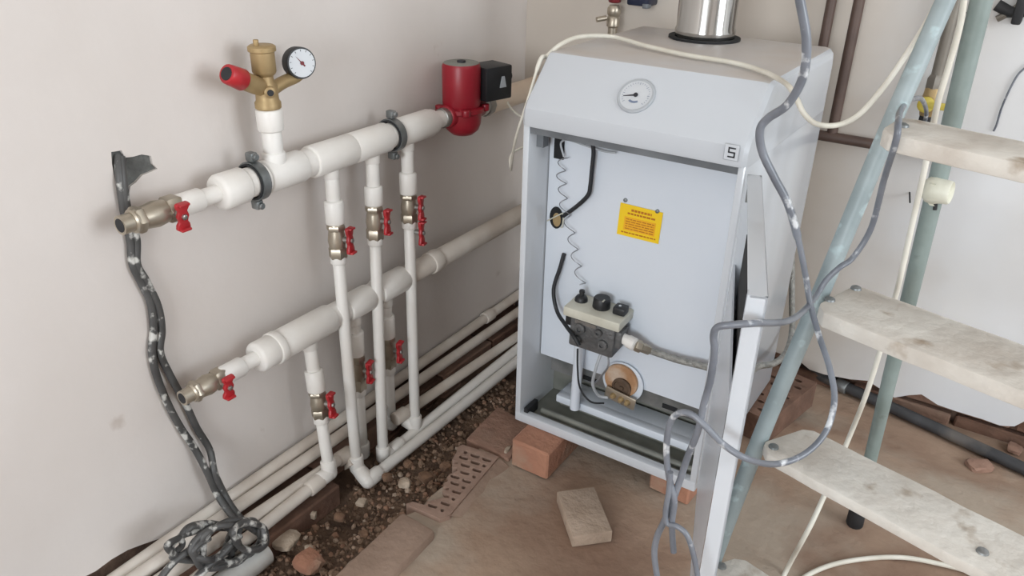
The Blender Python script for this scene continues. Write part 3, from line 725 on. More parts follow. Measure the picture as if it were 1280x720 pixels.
cable('cable_coil', loop_px((312, 670), 21, 17, .4, 0.18, 24, .35, 3, turns=2.2), 0.0066, 'cable_dark', 'small right loop of the black cable coil near the drain pipe end', group='coiled black cable')
cable('cable_tail', [hx(px, py, 0.17) for px, py in ((300, 668), (280, 690), (262, 706), (245, 724), (232, 745))], 0.0085, 'cable_dark', 'straight tail of black cable leaving the coil downwards')
cable('cable_tail', [hx(px, py, 0.15) for px, py in ((262, 672), (236, 688), (214, 706), (196, 730), (188, 748))], 0.0070, 'cable_dark', 'black cable end splaying out left of the coil')

# drain pipe end
de = hx(331, 690, 0.16); dn_ = Vector((0.02, -1, 0)).normalized()
dp = thing('drain_pipe', de, 'wide pale grey drain pipe lying under the cable coil', 'pipe')
mb_ = MB(); mb_.lathe(de, dn_, [(0.002, .0255), (0, .028), (.002, .029), (.45, .029)], 28, capa=False); mb_.lathe(de, dn_, [(0.002, .0255), (.40, .0255)], 28, capa=False); mb_.build('pipe', 'drain_grey', dp)
MB().lathe(de+dn_*.03, dn_, [(0, .0255), (.002, .0255)], 24).build('silt_plug', 'rubble_pale', dp)

# ================================================================== boiler
X0, X1, Y0, Y1, Z0, Z1, ZH = 0.468, 0.926, 1.344, 1.875, 0.077, 0.932, 0.798
bo = thing('gas_boiler', ((X0+X1)/2, (Y0+Y1)/2, Z0), 'white floor standing gas boiler with its front door open', 'boiler')
T_ = 0.014
MB().box((X0, Y0, Z0), (X0+T_, Y1, ZH+.01)).build('left_side_panel', 'enamel', bo, 0.002)
rs = MB().box((X1-T_, Y0, Z0), (X1, Y1, ZH+.01)).build('right_side_panel', 'enamel', bo, 0.002)
MB().lathe((X1-.001, 1.40, .735), (1, 0, 0), [(0, .006), (.002, .006), (.003, .004)], 12).build('screw', 'gauge_grey', rs)
MB().box((X0+T_, Y1-.012, Z0), (X1-T_, Y1, ZH)).build('back_panel', 'enamel_inner', bo)
MB().box((X0+.001, Y0-.001, Z0), (X1-.001, Y0+.020, Z0+.024)).build('bottom_rail', 'enamel', bo, 0.002)
MB().box((X0+T_, Y0+.02, Z0+.002), (X1-T_, Y1-.012, Z0+.008)).build('base_tray', 'dark_steel', bo)
YPn = 1.425
pn = MB().box((X0+T_+.003, YPn, .232), (X1-T_-.002, YPn+.004, ZH)).box((X0+T_+.003, YPn, .228), (X1-T_-.002, YPn+.020, .232)).build('inner_panel', 'enamel_inner', bo)
MB().box((X0+T_, Y0+.004, ZH-.016), (X1-T_, Y0+.080, ZH+.004)).build('lintel', 'grey_steel', bo)
MB().box((X0+T_, Y0+.030, ZH-.050), (X0+T_+.016, YPn-.030, ZH)).build('bracket', 'grey_steel', bo)
# combustion chamber front, dark, behind the burner bar
MB().box((X0+T_, YPn+.075, Z0+.01), (X1-T_, YPn+.08, .30)).build('chamber_front', 'dark_steel', bo)
MB().box((X0+T_+.03, YPn+.006, .190), (X1-T_-.03, YPn+.012, .228)).build('slot_plate', 'zinc', bo)
for i, xx in enumerate((.60, .68, .80, .86)):
    MB().box((xx, YPn+.004, .196), (xx+.035, YPn+.0065, .207)).build('slot', 'recess_black', bo)

# hood with rounded corners: profile in y/z swept across x
prof = [(Y0-.006, ZH), (Y0-.008, ZH+.006), (Y0-.006, ZH+.036), (Y0+.002, ZH+.050), (Y0+.077, Z1-.006), (Y0+.081, Z1-.002), (Y0+.088, Z1), (Y1-.02, Z1), (Y1-.006, Z1-.005), (Y1, Z1-.018), (Y1, ZH)]
mb_ = MB()
xa, xb = X0-.004, X1+.003
cols = [(xa, .018, 0), (xa+.003, .008, 0), (xa+.010, .002, 0), (xa+.020, 0, 0), (xb-.020, 0, 0), (xb-.010, .002, 0), (xb-.003, .008, 0), (xb, .018, 0)]
cy, cz = (Y0+Y1)/2, ZH
vs = []; fs = []; n = len(prof)
for xx, inset, _ in cols:
    for (y, z) in prof:
        ny_ = y+(inset if y < cy else -inset); nz_ = z-(inset if z > ZH+.02 else 0)
        if z <= ZH+.02: nz_ = z
        vs.append((xx, ny_, nz_))
for i in range(len(cols)-1):
    for j in range(n-1):
        a = i*n+j; fs.append((a, a+1, a+1+n, a+n))
fs.append(tuple(range(n))); fs.append(tuple((len(cols)-1)*n+j for j in range(n)))
mb_.add(vs, fs)
hood = mb_.build('hood', 'enamel_dusty', bo, ang=24)
hood.data.materials.clear()
# enamel hood: dust has settled only on upward facing metal
def dusty_top(name, clean, dust):
    mm = bpy.data.materials.new(name); mm.use_nodes = True; nt = mm.node_tree; b = nt.nodes['Principled BSDF']; b.inputs['Roughness'].default_value = 0.24
    g = nt.nodes.new('ShaderNodeNewGeometry'); s_ = nt.nodes.new('ShaderNodeSeparateXYZ'); nt.links.new(g.outputs['True Normal'], s_.inputs[0])
    r = nt.nodes.new('ShaderNodeMapRange'); r.inputs['From Min'].default_value = .85; r.inputs['From Max'].default_value = .98; nt.links.new(s_.outputs['Z'], r.inputs['Value'])
    n_ = nt.nodes.new('ShaderNodeTexNoise'); n_.inputs['Scale'].default_value = 7; n_.inputs['Detail'].default_value = 6
    tc = nt.nodes.new('ShaderNodeTexCoord'); nt.links.new(tc.outputs['Object'], n_.inputs['Vector'])
    r2 = nt.nodes.new('ShaderNodeMapRange'); r2.inputs['From Min'].default_value = .3; r2.inputs['From Max'].default_value = .7; r2.inputs['To Min'].default_value = .55; r2.inputs['To Max'].default_value = 1.0
    nt.links.new(n_.outputs['Fac'], r2.inputs['Value'])
    mu = nt.nodes.new('ShaderNodeMath'); mu.operation = 'MULTIPLY'; nt.links.new(r.outputs[0], mu.inputs[0]); nt.links.new(r2.outputs[0], mu.inputs[1])
    mx = nt.nodes.new('ShaderNodeMix'); mx.data_type = 'RGBA'; mx.inputs['A'].default_value = clean; mx.inputs['B'].default_value = dust
    nt.links.new(mu.outputs[0], mx.inputs['Factor']); nt.links.new(mx.outputs['Result'], b.inputs['Base Color'])
    mr = nt.nodes.new('ShaderNodeMapRange'); mr.inputs['To Min'].default_value = .24; mr.inputs['To Max'].default_value = .5; nt.links.new(mu.outputs[0], mr.inputs['Value']); nt.links.new(mr.outputs[0], b.inputs['Roughness'])
    MATS[name] = mm; return mm
hood.data.materials.append(dusty_top('enamel_dusty_top', rgb(198, 202, 207), rgb(194, 185, 177)))

# thermometer on the slanted front
pA = Vector((0, Y0+.002, ZH+.050)); pB = Vector((0, Y0+.077, Z1-.006))
sn = Vector((0, -(pB.z-pA.z), pB.y-pA.y)).normalized()
def slope_pt(px, py):
    d = ray(px, py); return CAM+d*(sn.dot(pA-CAM)/sn.dot(d))
tcn = slope_pt(795.5, 120.5)
th = MB().lathe(tcn-sn*.002, sn, [(0, .0365), (.005, .0365), (.007, .0345), (.007, .031), (.0045, .0305)], 40).build('thermometer', 'gauge_grey', bo)
MB().lathe(tcn+sn*.002, sn, [(0, .031), (.0022, .031)], 36).build('dial', 'gauge_white', th)
tf = tcn+sn*.0046
ex = Vector((1, 0, 0)); ey = sn.cross(ex).normalized()
if ey.z < 0: ey = -ey
nb = MB(); dr = (-ex*.92-ey*.22).normalized(); sd = sn.cross(dr)
nb.prism([tf-dr*.003+sd*.0017, tf+dr*.024+sd*.0004, tf+dr*.024-sd*.0004, tf-dr*.003-sd*.0017], sn*.001); nb.lathe(tf, sn, [(0, .0042), (.002, .0042)], 14); nb.build('needle', 'ink', th)
tk = MB()
for i in range(25):
    a = math.radians(-40+260*i/24); rr = .0225 if i % 4 == 0 else .0245
    dr = ex*math.cos(a)+ey*math.sin(a); sd = sn.cross(dr)*.00035
    tk.prism([tf+dr*rr+sd, tf+dr*.027+sd, tf+dr*.027-sd, tf+dr*rr-sd], sn*.0003)
tk.build('tick_marks', 'ink_blue', th)
bl = MB(); ar = []
for i in range(9):
    a = math.radians(235+70*i/8); ar.append(tf+(ex*math.cos(a)+ey*math.sin(a))*.017)
for i in range(8, -1, -1):
    a = math.radians(235+70*i/8); ar.append(tf+(ex*math.cos(a)+ey*math.sin(a))*.013)
bl.prism(ar, sn*.0003); bl.build('blue_print', 'ink_blue', th)

# small square emblem sticker on the hood
bc = hy(914.5, 190.5, Y0-.0085)
bd = MB().box((bc.x-.0135, bc.y-.0008, bc.z-.0145), (bc.x+.0135, bc.y, bc.z+.0145)).build('emblem', 'gauge_grey', bo, 0.0002)
MB().box((bc.x-.0122, bc.y-.0012, bc.z-.0132), (bc.x+.0122, bc.y-.0006, bc.z+.0132)).build('emblem_face', 'enamel', bd)
em = MB()
for (a0, a1, b0, b1) in ((-.006, .007, .0065, .009), (-.006, -.0035, .000, .009), (-.006, .007, -.0012, .0014), (.0045, .007, -.009, .000), (-.006, .007, -.009, -.0065)):
    em.box((bc.x+a0, bc.y-.0018, bc.z+b0), (bc.x+a1, bc.y-.0011, bc.z+b1))
em.build('emblem_mark', 'ink', bd)

# yellow notice on the inner panel
sc4 = [hy(px, py, YPn-.001) for px, py in ((776, 253), (829, 266), (823, 305), (771, 292))]
ns = MB().prism(sc4, (0, -.0008, 0)).build('warning_sticker', 'yellow_sticker', bo)
def bil(a, b): return (sc4[0]*(1-a)+sc4[1]*a)*(1-b)+(sc4[3]*(1-a)+sc4[2]*a)*b+Vector((0, -.0012, 0))
MB().prism([bil(.14, .38), bil(.88, .38), bil(.88, .80), bil(.14, .80)], (0, -.0003, 0)).build('print_block', 'sticker_orange', ns)
ln = MB()
for b, a0, a1, h_ in ((.12, .28, .76, .07), (.24, .20, .86, .055), (.86, .10, .92, .04)):
    a = a0
    while a < a1:
        wd = random.uniform(.05, .10) if b != .12 else .06
        ln.prism([bil(a, b), bil(min(a+wd, a1), b), bil(min(a+wd, a1), b+h_), bil(a, b+h_)], (0, -.0003, 0)); a += wd+.016
for j in range(5):
    a = .18; b = .43+.075*j
    while a < .84:
        wd = random.uniform(.05, .14); ln.prism([bil(a, b)+Vector((0, -.0006, 0)), bil(min(a+wd, .85), b)+Vector((0, -.0006, 0)), bil(min(a+wd, .85), b+.028)+Vector((0, -.0006, 0)), bil(a, b+.028)+Vector((0, -.0006, 0))], (0, -.0003, 0)); a += wd+.02
ln.build('lettering', 'ink_orange', ns)
for px, py in ((782, 250), (822, 264)):
    c = hy(px, py, YPn); MB().lathe(c, (0, -1, 0), [(0, .0045), (.003, .004), (.004, .0025)], 12).build('screw', 'zinc', pn)
# oval peephole with wire, capillary spring, black sleeved probes
oc = hy(695.5, 272, YPn-.001); ov = [oc+Vector((.0165*math.cos(a), 0, .0255*math.sin(a))) for a in [2*math.pi*i/24 for i in range(24)]]
pe = MB().prism(ov, (0, -.0012, 0)).build('peephole', 'recess_black', bo)
ov2 = [oc+Vector((.002+.010*math.cos(a), -.0013, -.004+.016*math.sin(a))) for a in [2*math.pi*i/16 for i in range(16)]]
MB().prism(ov2, (0, -.0006, 0)).build('brass_disc', 'brass', pe)
MB().tube(spline([hy(684, 276, YPn-.006), hy(698, 269, YPn-.010), hy(704, 268, YPn-.010), hy(703, 283, YPn-.008), hy(701, 284, YPn-.006)], 5), .0016, 6).build('tie_wire', 'cream_plastic', pe)
MB().box((hy(694, 180, YPn).x, YPn-.004, hy(694, 197, YPn).z), (hy(706, 180, YPn).x, YPn-.001, ZH-.018)).build('slot', 'recess_black', bo)
sp_px = [(705, 196), (701, 215), (703, 235), (705, 258), (712, 285), (717, 310), (722, 335), (728, 358)]
pts = []; base = spline([hy(px, py, YPn-.012) for px, py in sp_px], 16); N = len(base)
for i, p in enumerate(base):
    a = 2*math.pi*8.5*i/N; pts.append(p+Vector((.010*math.cos(a), .006*math.sin(a), 0)))
MB().tube(pts, .0011, 6).build('capillary_coil', 'wire_thin', bo)
MB().tube(spline([hy(px, py, YPn-.014) for px, py in ((705, 196), (701, 180), (706, 175), (715, 176), (735, 183), (755, 189), (770, 191))], 6), .0022, 7).build('capillary_tube', 'gauge_grey', bo)
MB().tube(spline([hy(740, 178, YPn-.02), hy(742, 190, YPn-.016), hy(740, 212, YPn-.014), hy(738, 232, YPn-.014), hy(735, 244, YPn-.014), hy(722, 257, YPn-.014), hy(704, 270, YPn-.008)], 6), .0046, 10).build('probe_sleeve', 'wire_black', bo)
MB().tube(spline([hy(705, 317, YPn-.006), hy(700, 335, YPn-.012), hy(692, 362, YPn-.02), hy(696, 388, YPn-.03), hy(706, 405, YPn-.055), hy(717, 420, YPn-.088), hy(724, 432, YPn-.092)], 6), .0046, 10).build('probe_sleeve', 'wire_black', bo)

# gas control valve
gv = MB()
vx0, vx1 = .584, .712
zt0 = .418
gmx = Matrix.Translation(((vx0+vx1)/2, 1.385, zt0)) @ Matrix.Rotation(math.radians(2), 4, 'Y') @ Matrix.Rotation(math.radians(3), 4, 'Z')
gv.box((-.052, -.030, -.095), (.054, .034, -.018), gmx)
g_ = gv.build('gas_valve', 'cast_alloy', bo, 0.006)
MB().box((-.066, -.040, -.020), (.066, .038, .002), gmx).build('cover', 'cream_plastic', g_, 0.003)
for a, b, r_ in ((-.026, -.045, .013), (.018, -.040, .009), (.030, -.066, .012), (-.030, -.074, .010)):
    MB().lathe(gmx @ Vector((a, -.026, b)), gmx.to_3x3() @ Vector((0, -1, 0)), [(0, r_), (.010, r_), (.012, r_*.8), (.012, r_*.4), (.008, r_*.38)], 16).build('boss', 'cast_alloy', g_)
MB().box((.050, -.022, -.070), (.066, .018, -.030), gmx).build('side_block', 'cast_alloy', g_, .002)
MB().box((-.066, -.024, -.050), (-.050, .010, -.024), gmx).build('connector', 'black_plastic', g_, .002)
MB().box((-.040, -.0312, -.034), (.010, -.0296, -.026), gmx).build('stamp_plate', 'steel', g_)
def knob(a, b, prof_, name, nn=24): return MB().lathe(gmx @ Vector((a, b, .002)), gmx.to_3x3() @ Vector((0, 0, 1)), prof_, nn).build(name, 'black_plastic', g_)
knob(-.046, .006, [(0, .0145), (.006, .0140), (.011, .0110), (.013, .0055), (.019, .0050), (.020, .0065), (.025, .0060), (.026, .004)], 'button')
kn = knob(.003, .004, [(0, .0190), (.003, .0195), (.021, .0185), (.024, .0165)], 'dial_knob')
MB().box((-.0015+.012, -.0145, .0255), (.0015+.012, -.004, .0268), gmx).build('pointer', 'cream_plastic', kn)
sq = MB().box((.034, -.011, .002), (.062, .017, .020), gmx).build('rocker_button', 'black_plastic', g_, 0.004)
MB().sphere(gmx @ Vector((.046, .002, .0203)), .0032, 10, 6, (1, 1, .5)).build('pip', 'gauge_white', sq)
# white outlet fitting (the hose itself is a thing of its own)
o1 = gmx @ Vector((.060, -.004, -.050)); o2 = o1+Vector((.036, -.002, -.006))
MB().lathe(o1, o2-o1, [(0, .012), (.016, .012), (.017, .0145), (.034, .0145), (.037, .011)], 16).build('outlet_fitting', 'pvc_white', g_)
# burner feed tube and bar
f0 = gmx @ Vector((-.044, .018, -.090))
fz = .128
MB().tube([f0, Vector((f0.x-.002, f0.y, fz+.02)), Vector((f0.x-.002, f0.y, fz))], .0115, 16).build('feed_tube', 'enamel_inner', bo)
bb = MB(); bar = Matrix.Translation((0, 0, 0))
bb.box((.540, 1.412, fz-.010), (X1-T_-.030, 1.440, fz+.010)); bb.box((.540, 1.440, fz+.004), (X1-T_-.030, 1.490, fz+.010))
bu = bb.build('burner_bar', 'enamel_inner', bo, 0.006)
MB().box((X0+T_+.05, 1.448, Z0+.010), (X1-T_-.004, 1.456, fz-.006)).build('heat_shield', 'dark_steel', bo)
MB().rcyl((X0+T_+.03, 1.395, Z0+.013), (X1-T_-.01, 1.395, Z0+.013), .009, .002).build('burner_tube', 'dark_steel', bo)
MB().box((X0+T_+.006, 1.352, Z0+.010), (X0+T_+.016, 1.40, Z0+.036)).build('clip', 'black_plastic', bo)
# scorched burner door, pilot assembly
pc = hy(779, 477, YPn-.004)
pl = MB().lathe(pc, (0, -1, 0), [(0, .050), (.003, .050), (.004, .048)], 36).build('burner_flange', 'enamel_inner', bo)
MB().lathe(pc+Vector((-.002, -.005, .006)), (0, -1, 0), [(0, .041), (.005, .040), (.006, .034), (.003, .024)], 30).build('scorched_ring', 'scorched', pl)
MB().lathe(pc+Vector((.002, -.009, -.010)), (0, -1, 0), [(0, .024), (.004, .0235), (.005, .019), (.002, .017), (.002, .006), (.006, .005)], 24).build('nozzle', 'scorched_dark', pl)
ps_ = hy(774, 497, YPn-.024)
pm = Matrix.Translation(ps_) @ Matrix.Rotation(math.radians(8), 4, 'Y')
bp = MB().box((-.036, -.002, -.015), (.040, .003, .015), pm).build('pilot_plate', 'nickel', bo, 0.004)
for a in (-.014, .006, .022):
    MB().lathe(pm @ Vector((a, -.002, 0)), (0, -1, 0), [(0, .007), (.006, .006), (.008, .004)], 10).build('pilot_jet', 'brass', bp)
MB().tube(spline([hy(752, 440, 1.37), hy(745, 460, 1.36), hy(741, 480, 1.37), hy(748, 494, 1.39), hy(760, 497, 1.40)], 7), .0036, 8).build('pilot_tube', 'gauge_grey', bo)
MB().tube(spline([hy(760, 442, 1.37), hy(760, 458, 1.36), hy(750, 472, 1.37), hy(741, 482, 1.38)], 7), .0022, 7).build('thermocouple', 'wire_thin', bo)
MB().tube(spline([hy(722, 436, 1.37), hy(722, 460, 1.365), hy(725, 485, 1.36), hy(738, 502, 1.36), hy(755, 504, 1.38)], 7), .0022, 7).build('ignition_lead', 'wire_black', bo)

# open door: shallow tray, hinged at the right front edge
dh = Vector((.932, 1.337, 0)); dfree = Vector((1.084, .884, 0))
dd = (dfree-dh); LD = dd.length; dd.normalize(); dout = Vector((-dd.y, dd.x, 0)); dout = dout if dout.x > 0 else -dout
ZD0, ZD1, TD = .105, .790, .024
def dp_(a, b, z): return dh+dd*a+dout*b+Vector((0, 0, z))
def dbox(mb_, a0, a1, b0, b1, z0, z1):
    mb_.add([dp_(a, b, z) for a, b, z in ((a0,b0,z0),(a1,b0,z0),(a1,b1,z0),(a0,b1,z0),(a0,b0,z1),(a1,b0,z1),(a1,b1,z1),(a0,b1,z1))], [(3,2,1,0),(4,5,6,7),(0,1,5,4),(1,2,6,5),(2,3,7,6),(3,0,4,7)])
mb_ = MB(); dbox(mb_, 0, LD, TD-.003, TD, ZD0, ZD1)
dbox(mb_, LD-.003, LD, 0, TD, ZD0, ZD1); dbox(mb_, 0, .003, 0, TD, ZD0, ZD1); dbox(mb_, 0, LD, 0, TD, ZD1-.003, ZD1); dbox(mb_, 0, LD, 0, TD, ZD0, ZD0+.003)
dbox(mb_, LD-.016, LD, 0, .003, ZD0, ZD1)
door = mb_.build('door', 'enamel', bo, 0.0012, segs=1)
mb_ = MB(); dbox(mb_, .09, LD-.018, .010, TD-.003, .60, .715); mb_.build('recess_shade', 'recess_black', door)  # added black block, stands in for shade deep in the door recess
mb_ = MB(); dbox(mb_, .004, LD-.017, .0005, .004, ZD0+.01, .620); mb_.build('heat_shield', 'enamel_inner', door)
for z in (ZD0+.05, ZD1-.03):
    MB().cyl(dp_(-.001, .006, z-.02), dp_(-.001, .006, z+.02), .005).build('hinge', 'zinc', door)

# flue
fc = Vector((.662, 1.782, Z1))
flu = thing('flue_pipe', fc, 'shiny stainless steel flue pipe rising from boiler top', 'flue pipe')
MB().lathe(fc-Vector((0, 0, .006)), (0, 0, 1), [(0, .064), (.012, .064), (.020, .0665), (.026, .0665), (.032, .064), (ZC-Z1+.02, .064)], 48, capa=False, capb=False).build('tube', 'chrome', flu)
MB().lathe(fc+Vector((0, 0, .0)), (0, 0, 1), [(0, .0655), (.0045, .0655), (.0045, .079), (0, .079), (0, .0655)], 40, capa=False, capb=False).build('collar_gap', 'recess_black', flu)

# braided gas hose from the control valve out past the door
h0 = o2+Vector((-.002, 0, 0))
hs_ = thing('gas_hose', h0, 'braided steel gas hose looping from the boiler control valve', 'hose')
p1 = hy(812, 438, 1.40); p2 = hy(848, 450, 1.40); p3 = Vector((X1-.02, 1.40, hy(874, 456, 1.40).z)); p4 = Vector((X1+.03, 1.41, p3.z-.02))
hose_pts = [h0, p1, p2, p3, p4, hy(946, 459, 1.62), hy(968, 454, 1.66), hy(983, 440, 1.78), hy(990, 415, 1.86), hy(990, 380, 1.92), hy(990, 330, 1.97), hy(988, 300, 2.0), hy(986, 270, 2.02)]
MB().tube(spline(hose_pts, 8), .0075, 12).build('braid', 'braided_hose', hs_)
dh0 = (p1-h0).normalized()
MB().lathe(h0, dh0, [(0, .012), (.003, .0135), (.014, .0135), (.016, .0105), (.034, .0105), (.036, .009)], 6).build('hose_nut', 'nickel', hs_)
mb_ = MB(); mb_.lathe(p3+Vector((.006, 0, -.002)), (1, 0.1, -.2), [(0, .0082), (.0005, .010), (.018, .010), (.0185, .0082)], 14); mb_.build('grommet', 'rubber', hs_)

# ================================================================== back wall services
YW = YP
def vpipe(name, p0, p1, r, mname, label, group=None, extra=None):
    t = thing(name, p0, label, 'pipe', group); MB().cyl(p0, p1, r, n=18).build('pipe', mname, t)
    return t
a0 = hy(1040, 12, 2.055); a1 = hy(1045, 160, 2.055)
zlo = hy(1095, 180, 2.055).z
vpipe('gas_pipe', (hy(1036, 20, 2.055).x, 2.055, zlo), (hy(1036, 20, 2.055).x, 2.055, ZC), .0115, 'gas_pipe_brown', 'left of two brown vertical gas pipes on back wall behind the boiler', 'brown gas pipes on the back wall')
xv = hy(1062, 60, 2.055).x
t = vpipe('gas_pipe', (xv, 2.055, zlo), (xv, 2.055, ZC), .0125, 'gas_pipe_brown', 'right of two brown vertical gas pipes on back wall, nearest the ladder', 'brown gas pipes on the back wall')
hr0 = Vector((hy(1000, 165, 2.05).x, 2.05, zlo)); hr1 = Vector((hy(1215, 200, 2.05).x, 2.05, zlo))
t = thing('gas_pipe', hr0, 'horizontal brown gas pipe on the back wall behind the ladder', 'pipe', 'brown gas pipes on the back wall')
MB().cyl(hr0, hr1, .0125, n=18).build('pipe', 'gas_pipe_brown', t)
MB().rcyl(hr1-Vector((.03, 0, 0)), hr1+Vector((.002, 0, 0)), .016, .003).build('end_cap', 'gas_pipe_brown', t)
# grey drop pipe with yellow handled cock
gx = hy(1180, 60, 2.06).x; gz = hy(1175, 104, 2.06).z
t = thing('gas_drop_pipe', (gx, 2.06, gz), 'grey gas drop pipe on the back wall between the ladder legs', 'pipe')
MB().cyl((gx, 2.06, gz), (gx, 2.06, ZC), .0125, n=16).build('pipe', 'gas_pipe_grey', t)
MB().lathe((gx, 2.06, gz-.012), (0, 0, 1), [(0, .019), (.022, .019), (.030, .014)], 6).build('nut', 'gas_pipe_grey', t)
t = thing('gas_cock', (gx, 2.06, gz-.085), 'brass gas cock with yellow handle below the grey drop pipe', 'gas cock')
MB().lathe((gx, 2.06, gz-.075), (0, 0, 1), [(0, .016), (.012, .018), (.030, .021), (.048, .018), (.064, .017)], 16).build('body', 'brass', t)
MB().lathe((gx-.004, 2.045, gz-.045), (0, -1, 0), [(0, .008), (.012, .018), (.020, .018), (.022, .015)], 16).build('handle', 'yellow_handle', t)
mb_ = MB(); mb_.box((gx, 2.022, gz-.052), (gx+.072, 2.030, gz-.036)); mb_.build('lever', 'yellow_handle', t, 0.003)
MB().lathe((gx, 2.06, gz-.105), (0, 0, 1), [(0, .013), (.006, .016), (.030, .016)], 6).build('lower_nut', 'rubber', t)
# dark fitting and wires at the top right
bz = hy(1255, 15, 2.06)
t = thing('conduit_fitting', bz, 'dark metal bracket on the back wall in the top right corner', 'bracket')
fx = lambda px, py: hy(px, py, 2.065)
MB().tube([fx(1246, 6), fx(1262, 15), fx(1290, 14)], .012, 10).build('arm', 'rubber', t)
MB().tube([fx(1278, 4), fx(1262, 16), fx(1246, 24)], .007, 8).build('strut', 'gas_pipe_grey', t)
MB().box((fx(1272, 0).x, 2.04, fx(1275, 30).z), (fx(1285, 0).x, 2.09, fx(1275, -10).z+.02)).build('plate', 'rubber', t, 0.004)
MB().tube(spline([fx(1222, 28), fx(1214, 32), fx(1198, 30), fx(1196, 24), fx(1203, 14), fx(1215, 16)], 6), .004, 8).build('wire_loop', 'cable_dark', t)
cable('thin_wire', [hy(px, py, YW-.004) for px, py in ((1290, 78), (1280, 86), (1272, 94), (1262, 112), (1252, 135), (1246, 155), (1242, 164))], .0024, 'cable_grey', 'thin grey wire hanging on the white back wall at right', n=6)
# little valve and dark blue box behind the boiler, top centre
px_ = hy(767, 20, 2.04)
t = thing('wall_valve', (px_.x, 2.04, px_.z-.06), 'small nickel valve with red cap behind the boiler top', 'valve')
MB().lathe((px_.x, 2.04, px_.z-.08), (0, 0, 1), [(0, .013), (.05, .013), (.055, .018), (.075, .018), (.08, .014), (.085, .018), (.10, .0185), (.108, .013)], 14).build('body', 'nickel', t)
MB().cyl((px_.x-.012, 2.02, px_.z-.004), (px_.x-.03, 2.0, px_.z-.008), .007, n=10).build('port', 'nickel', t)
MB().rcyl((px_.x, 2.04, hy(766, 3, 2.04).z), (px_.x, 2.04, hy(766, 3, 2.04).z+.05), .017, .004).build('cap', 'red_dark', t)
nv = hy(805, 8, 2.07)
t = thing('control_box', (nv.x, 2.07, nv.z), 'dark blue box on the back wall left of the flue', 'box')
MB().box((nv.x-.034, 2.03, nv.z+.004), (nv.x+.030, YP, nv.z+.12)).build('case', 'navy', t, 0.006)
MB().box((nv.x+.014, 2.026, nv.z), (nv.x+.030, 2.05, nv.z+.012)).build('latch', 'grey_steel', t, 0.002)
# black pipe on the floor along the back wall
q0 = hz(985, 452, -.012); q1 = hz(1285, 588, -.014)
d_ = (q1-q0)
t = thing('floor_conduit', q0, 'dusty black pipe lying on the floor along the back wall', 'pipe')
MB().tube([q0-d_*.35, q0, q0+d_*.4+Vector((0, .006, 0)), q1, q1+d_*.5], .0155, 14).build('pipe', 'black_pipe', t)
MB().rcyl(q0+d_*.235, q0+d_*.285, .0185, .002).build('coupling', 'zinc', t)
for px, py, s_ in ((1225, 582, .03), (1160, 532, .02), (1268, 560, .022)):
    chunk('brick_rubble', px, py, -.022, s_, 'brick_red', {1225: 'low red brick fragment on floor near the black pipe', 1160: 'small red brick fragment against the back wall', 1268: 'red brick fragment at right below broken plaster'}[px], seed=px, sq=(1.3, 1, .35))

# ================================================================== stepladder
def lad(px, py):                              # point in the vertical plane through the left pair of legs
    P = Vector((1.227, 1.542, 0)); nrm = Vector((math.cos(math.radians(25)), -math.sin(math.radians(25)), 0))
    d = ray(px, py); return CAM+d*(nrm.dot(P-CAM)/nrm.dot(d))
LD_ = thing('stepladder', (1.35, 1.3, 0), 'pale teal steel pipe stepladder with worn whitewashed wooden treads', 'ladder')
tw = Vector((math.cos(math.radians(-14.5)), math.sin(math.radians(-14.5)), 0)); te = Vector((-tw.y, tw.x, 0))
WL = 0.56
f_top = lad(1182, 0); f_mid = lad(1012, 400); f_low = lad(882, 712)+Vector((.008, 0, 0))
f_dir = (f_top-f_mid).normalized(); apex_f = f_top+f_dir*((1.34-f_top.z)/f_dir.z)
foot_f = Vector((f_low.x+.008, f_low.y-.02, 0.0))
front = [foot_f, f_low, lad(950, 548), f_mid, lad(1105, 175), f_top, apex_f]
r_top = lad(1227, 0); r_foot = hz(1068, 655, 0.0)
apex_r = r_top+(r_top-r_foot).normalized()*((1.34-r_top.z)/(r_top-r_foot).normalized().z)
for off, nm in ((Vector((0, 0, 0)), ''), (tw*WL, '')):
    MB().tube(spline([p+off for p in front], 5), .0145, 16).build('front_leg', 'teal_paint', LD_)
    ff = MB(); a = r_foot+off; b = r_top+off; c = apex_r+off
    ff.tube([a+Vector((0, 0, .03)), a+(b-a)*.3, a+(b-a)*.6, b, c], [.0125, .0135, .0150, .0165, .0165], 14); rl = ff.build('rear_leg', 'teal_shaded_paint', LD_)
    MB().lathe(a, (b-a), [(0, .017), (.004, .018), (.045, .017), (.05, .0145)], 14).build('rubber_foot', 'rubber', rl)
    MB().cyl(apex_f+off-tw*.02, apex_f+off+tw*.05, .008, n=10).build('hinge_bolt', 'zinc', LD_)
MB().cyl(apex_f, apex_f+tw*WL, .014, n=14).build('top_bar', 'teal_paint', LD_)
MB().cyl(r_foot+(r_top-r_foot)*.06, r_foot+(r_top-r_foot)*.06+tw*WL, .010, n=14).build('rear_bar', 'teal_shaded_paint', LD_) if False else None
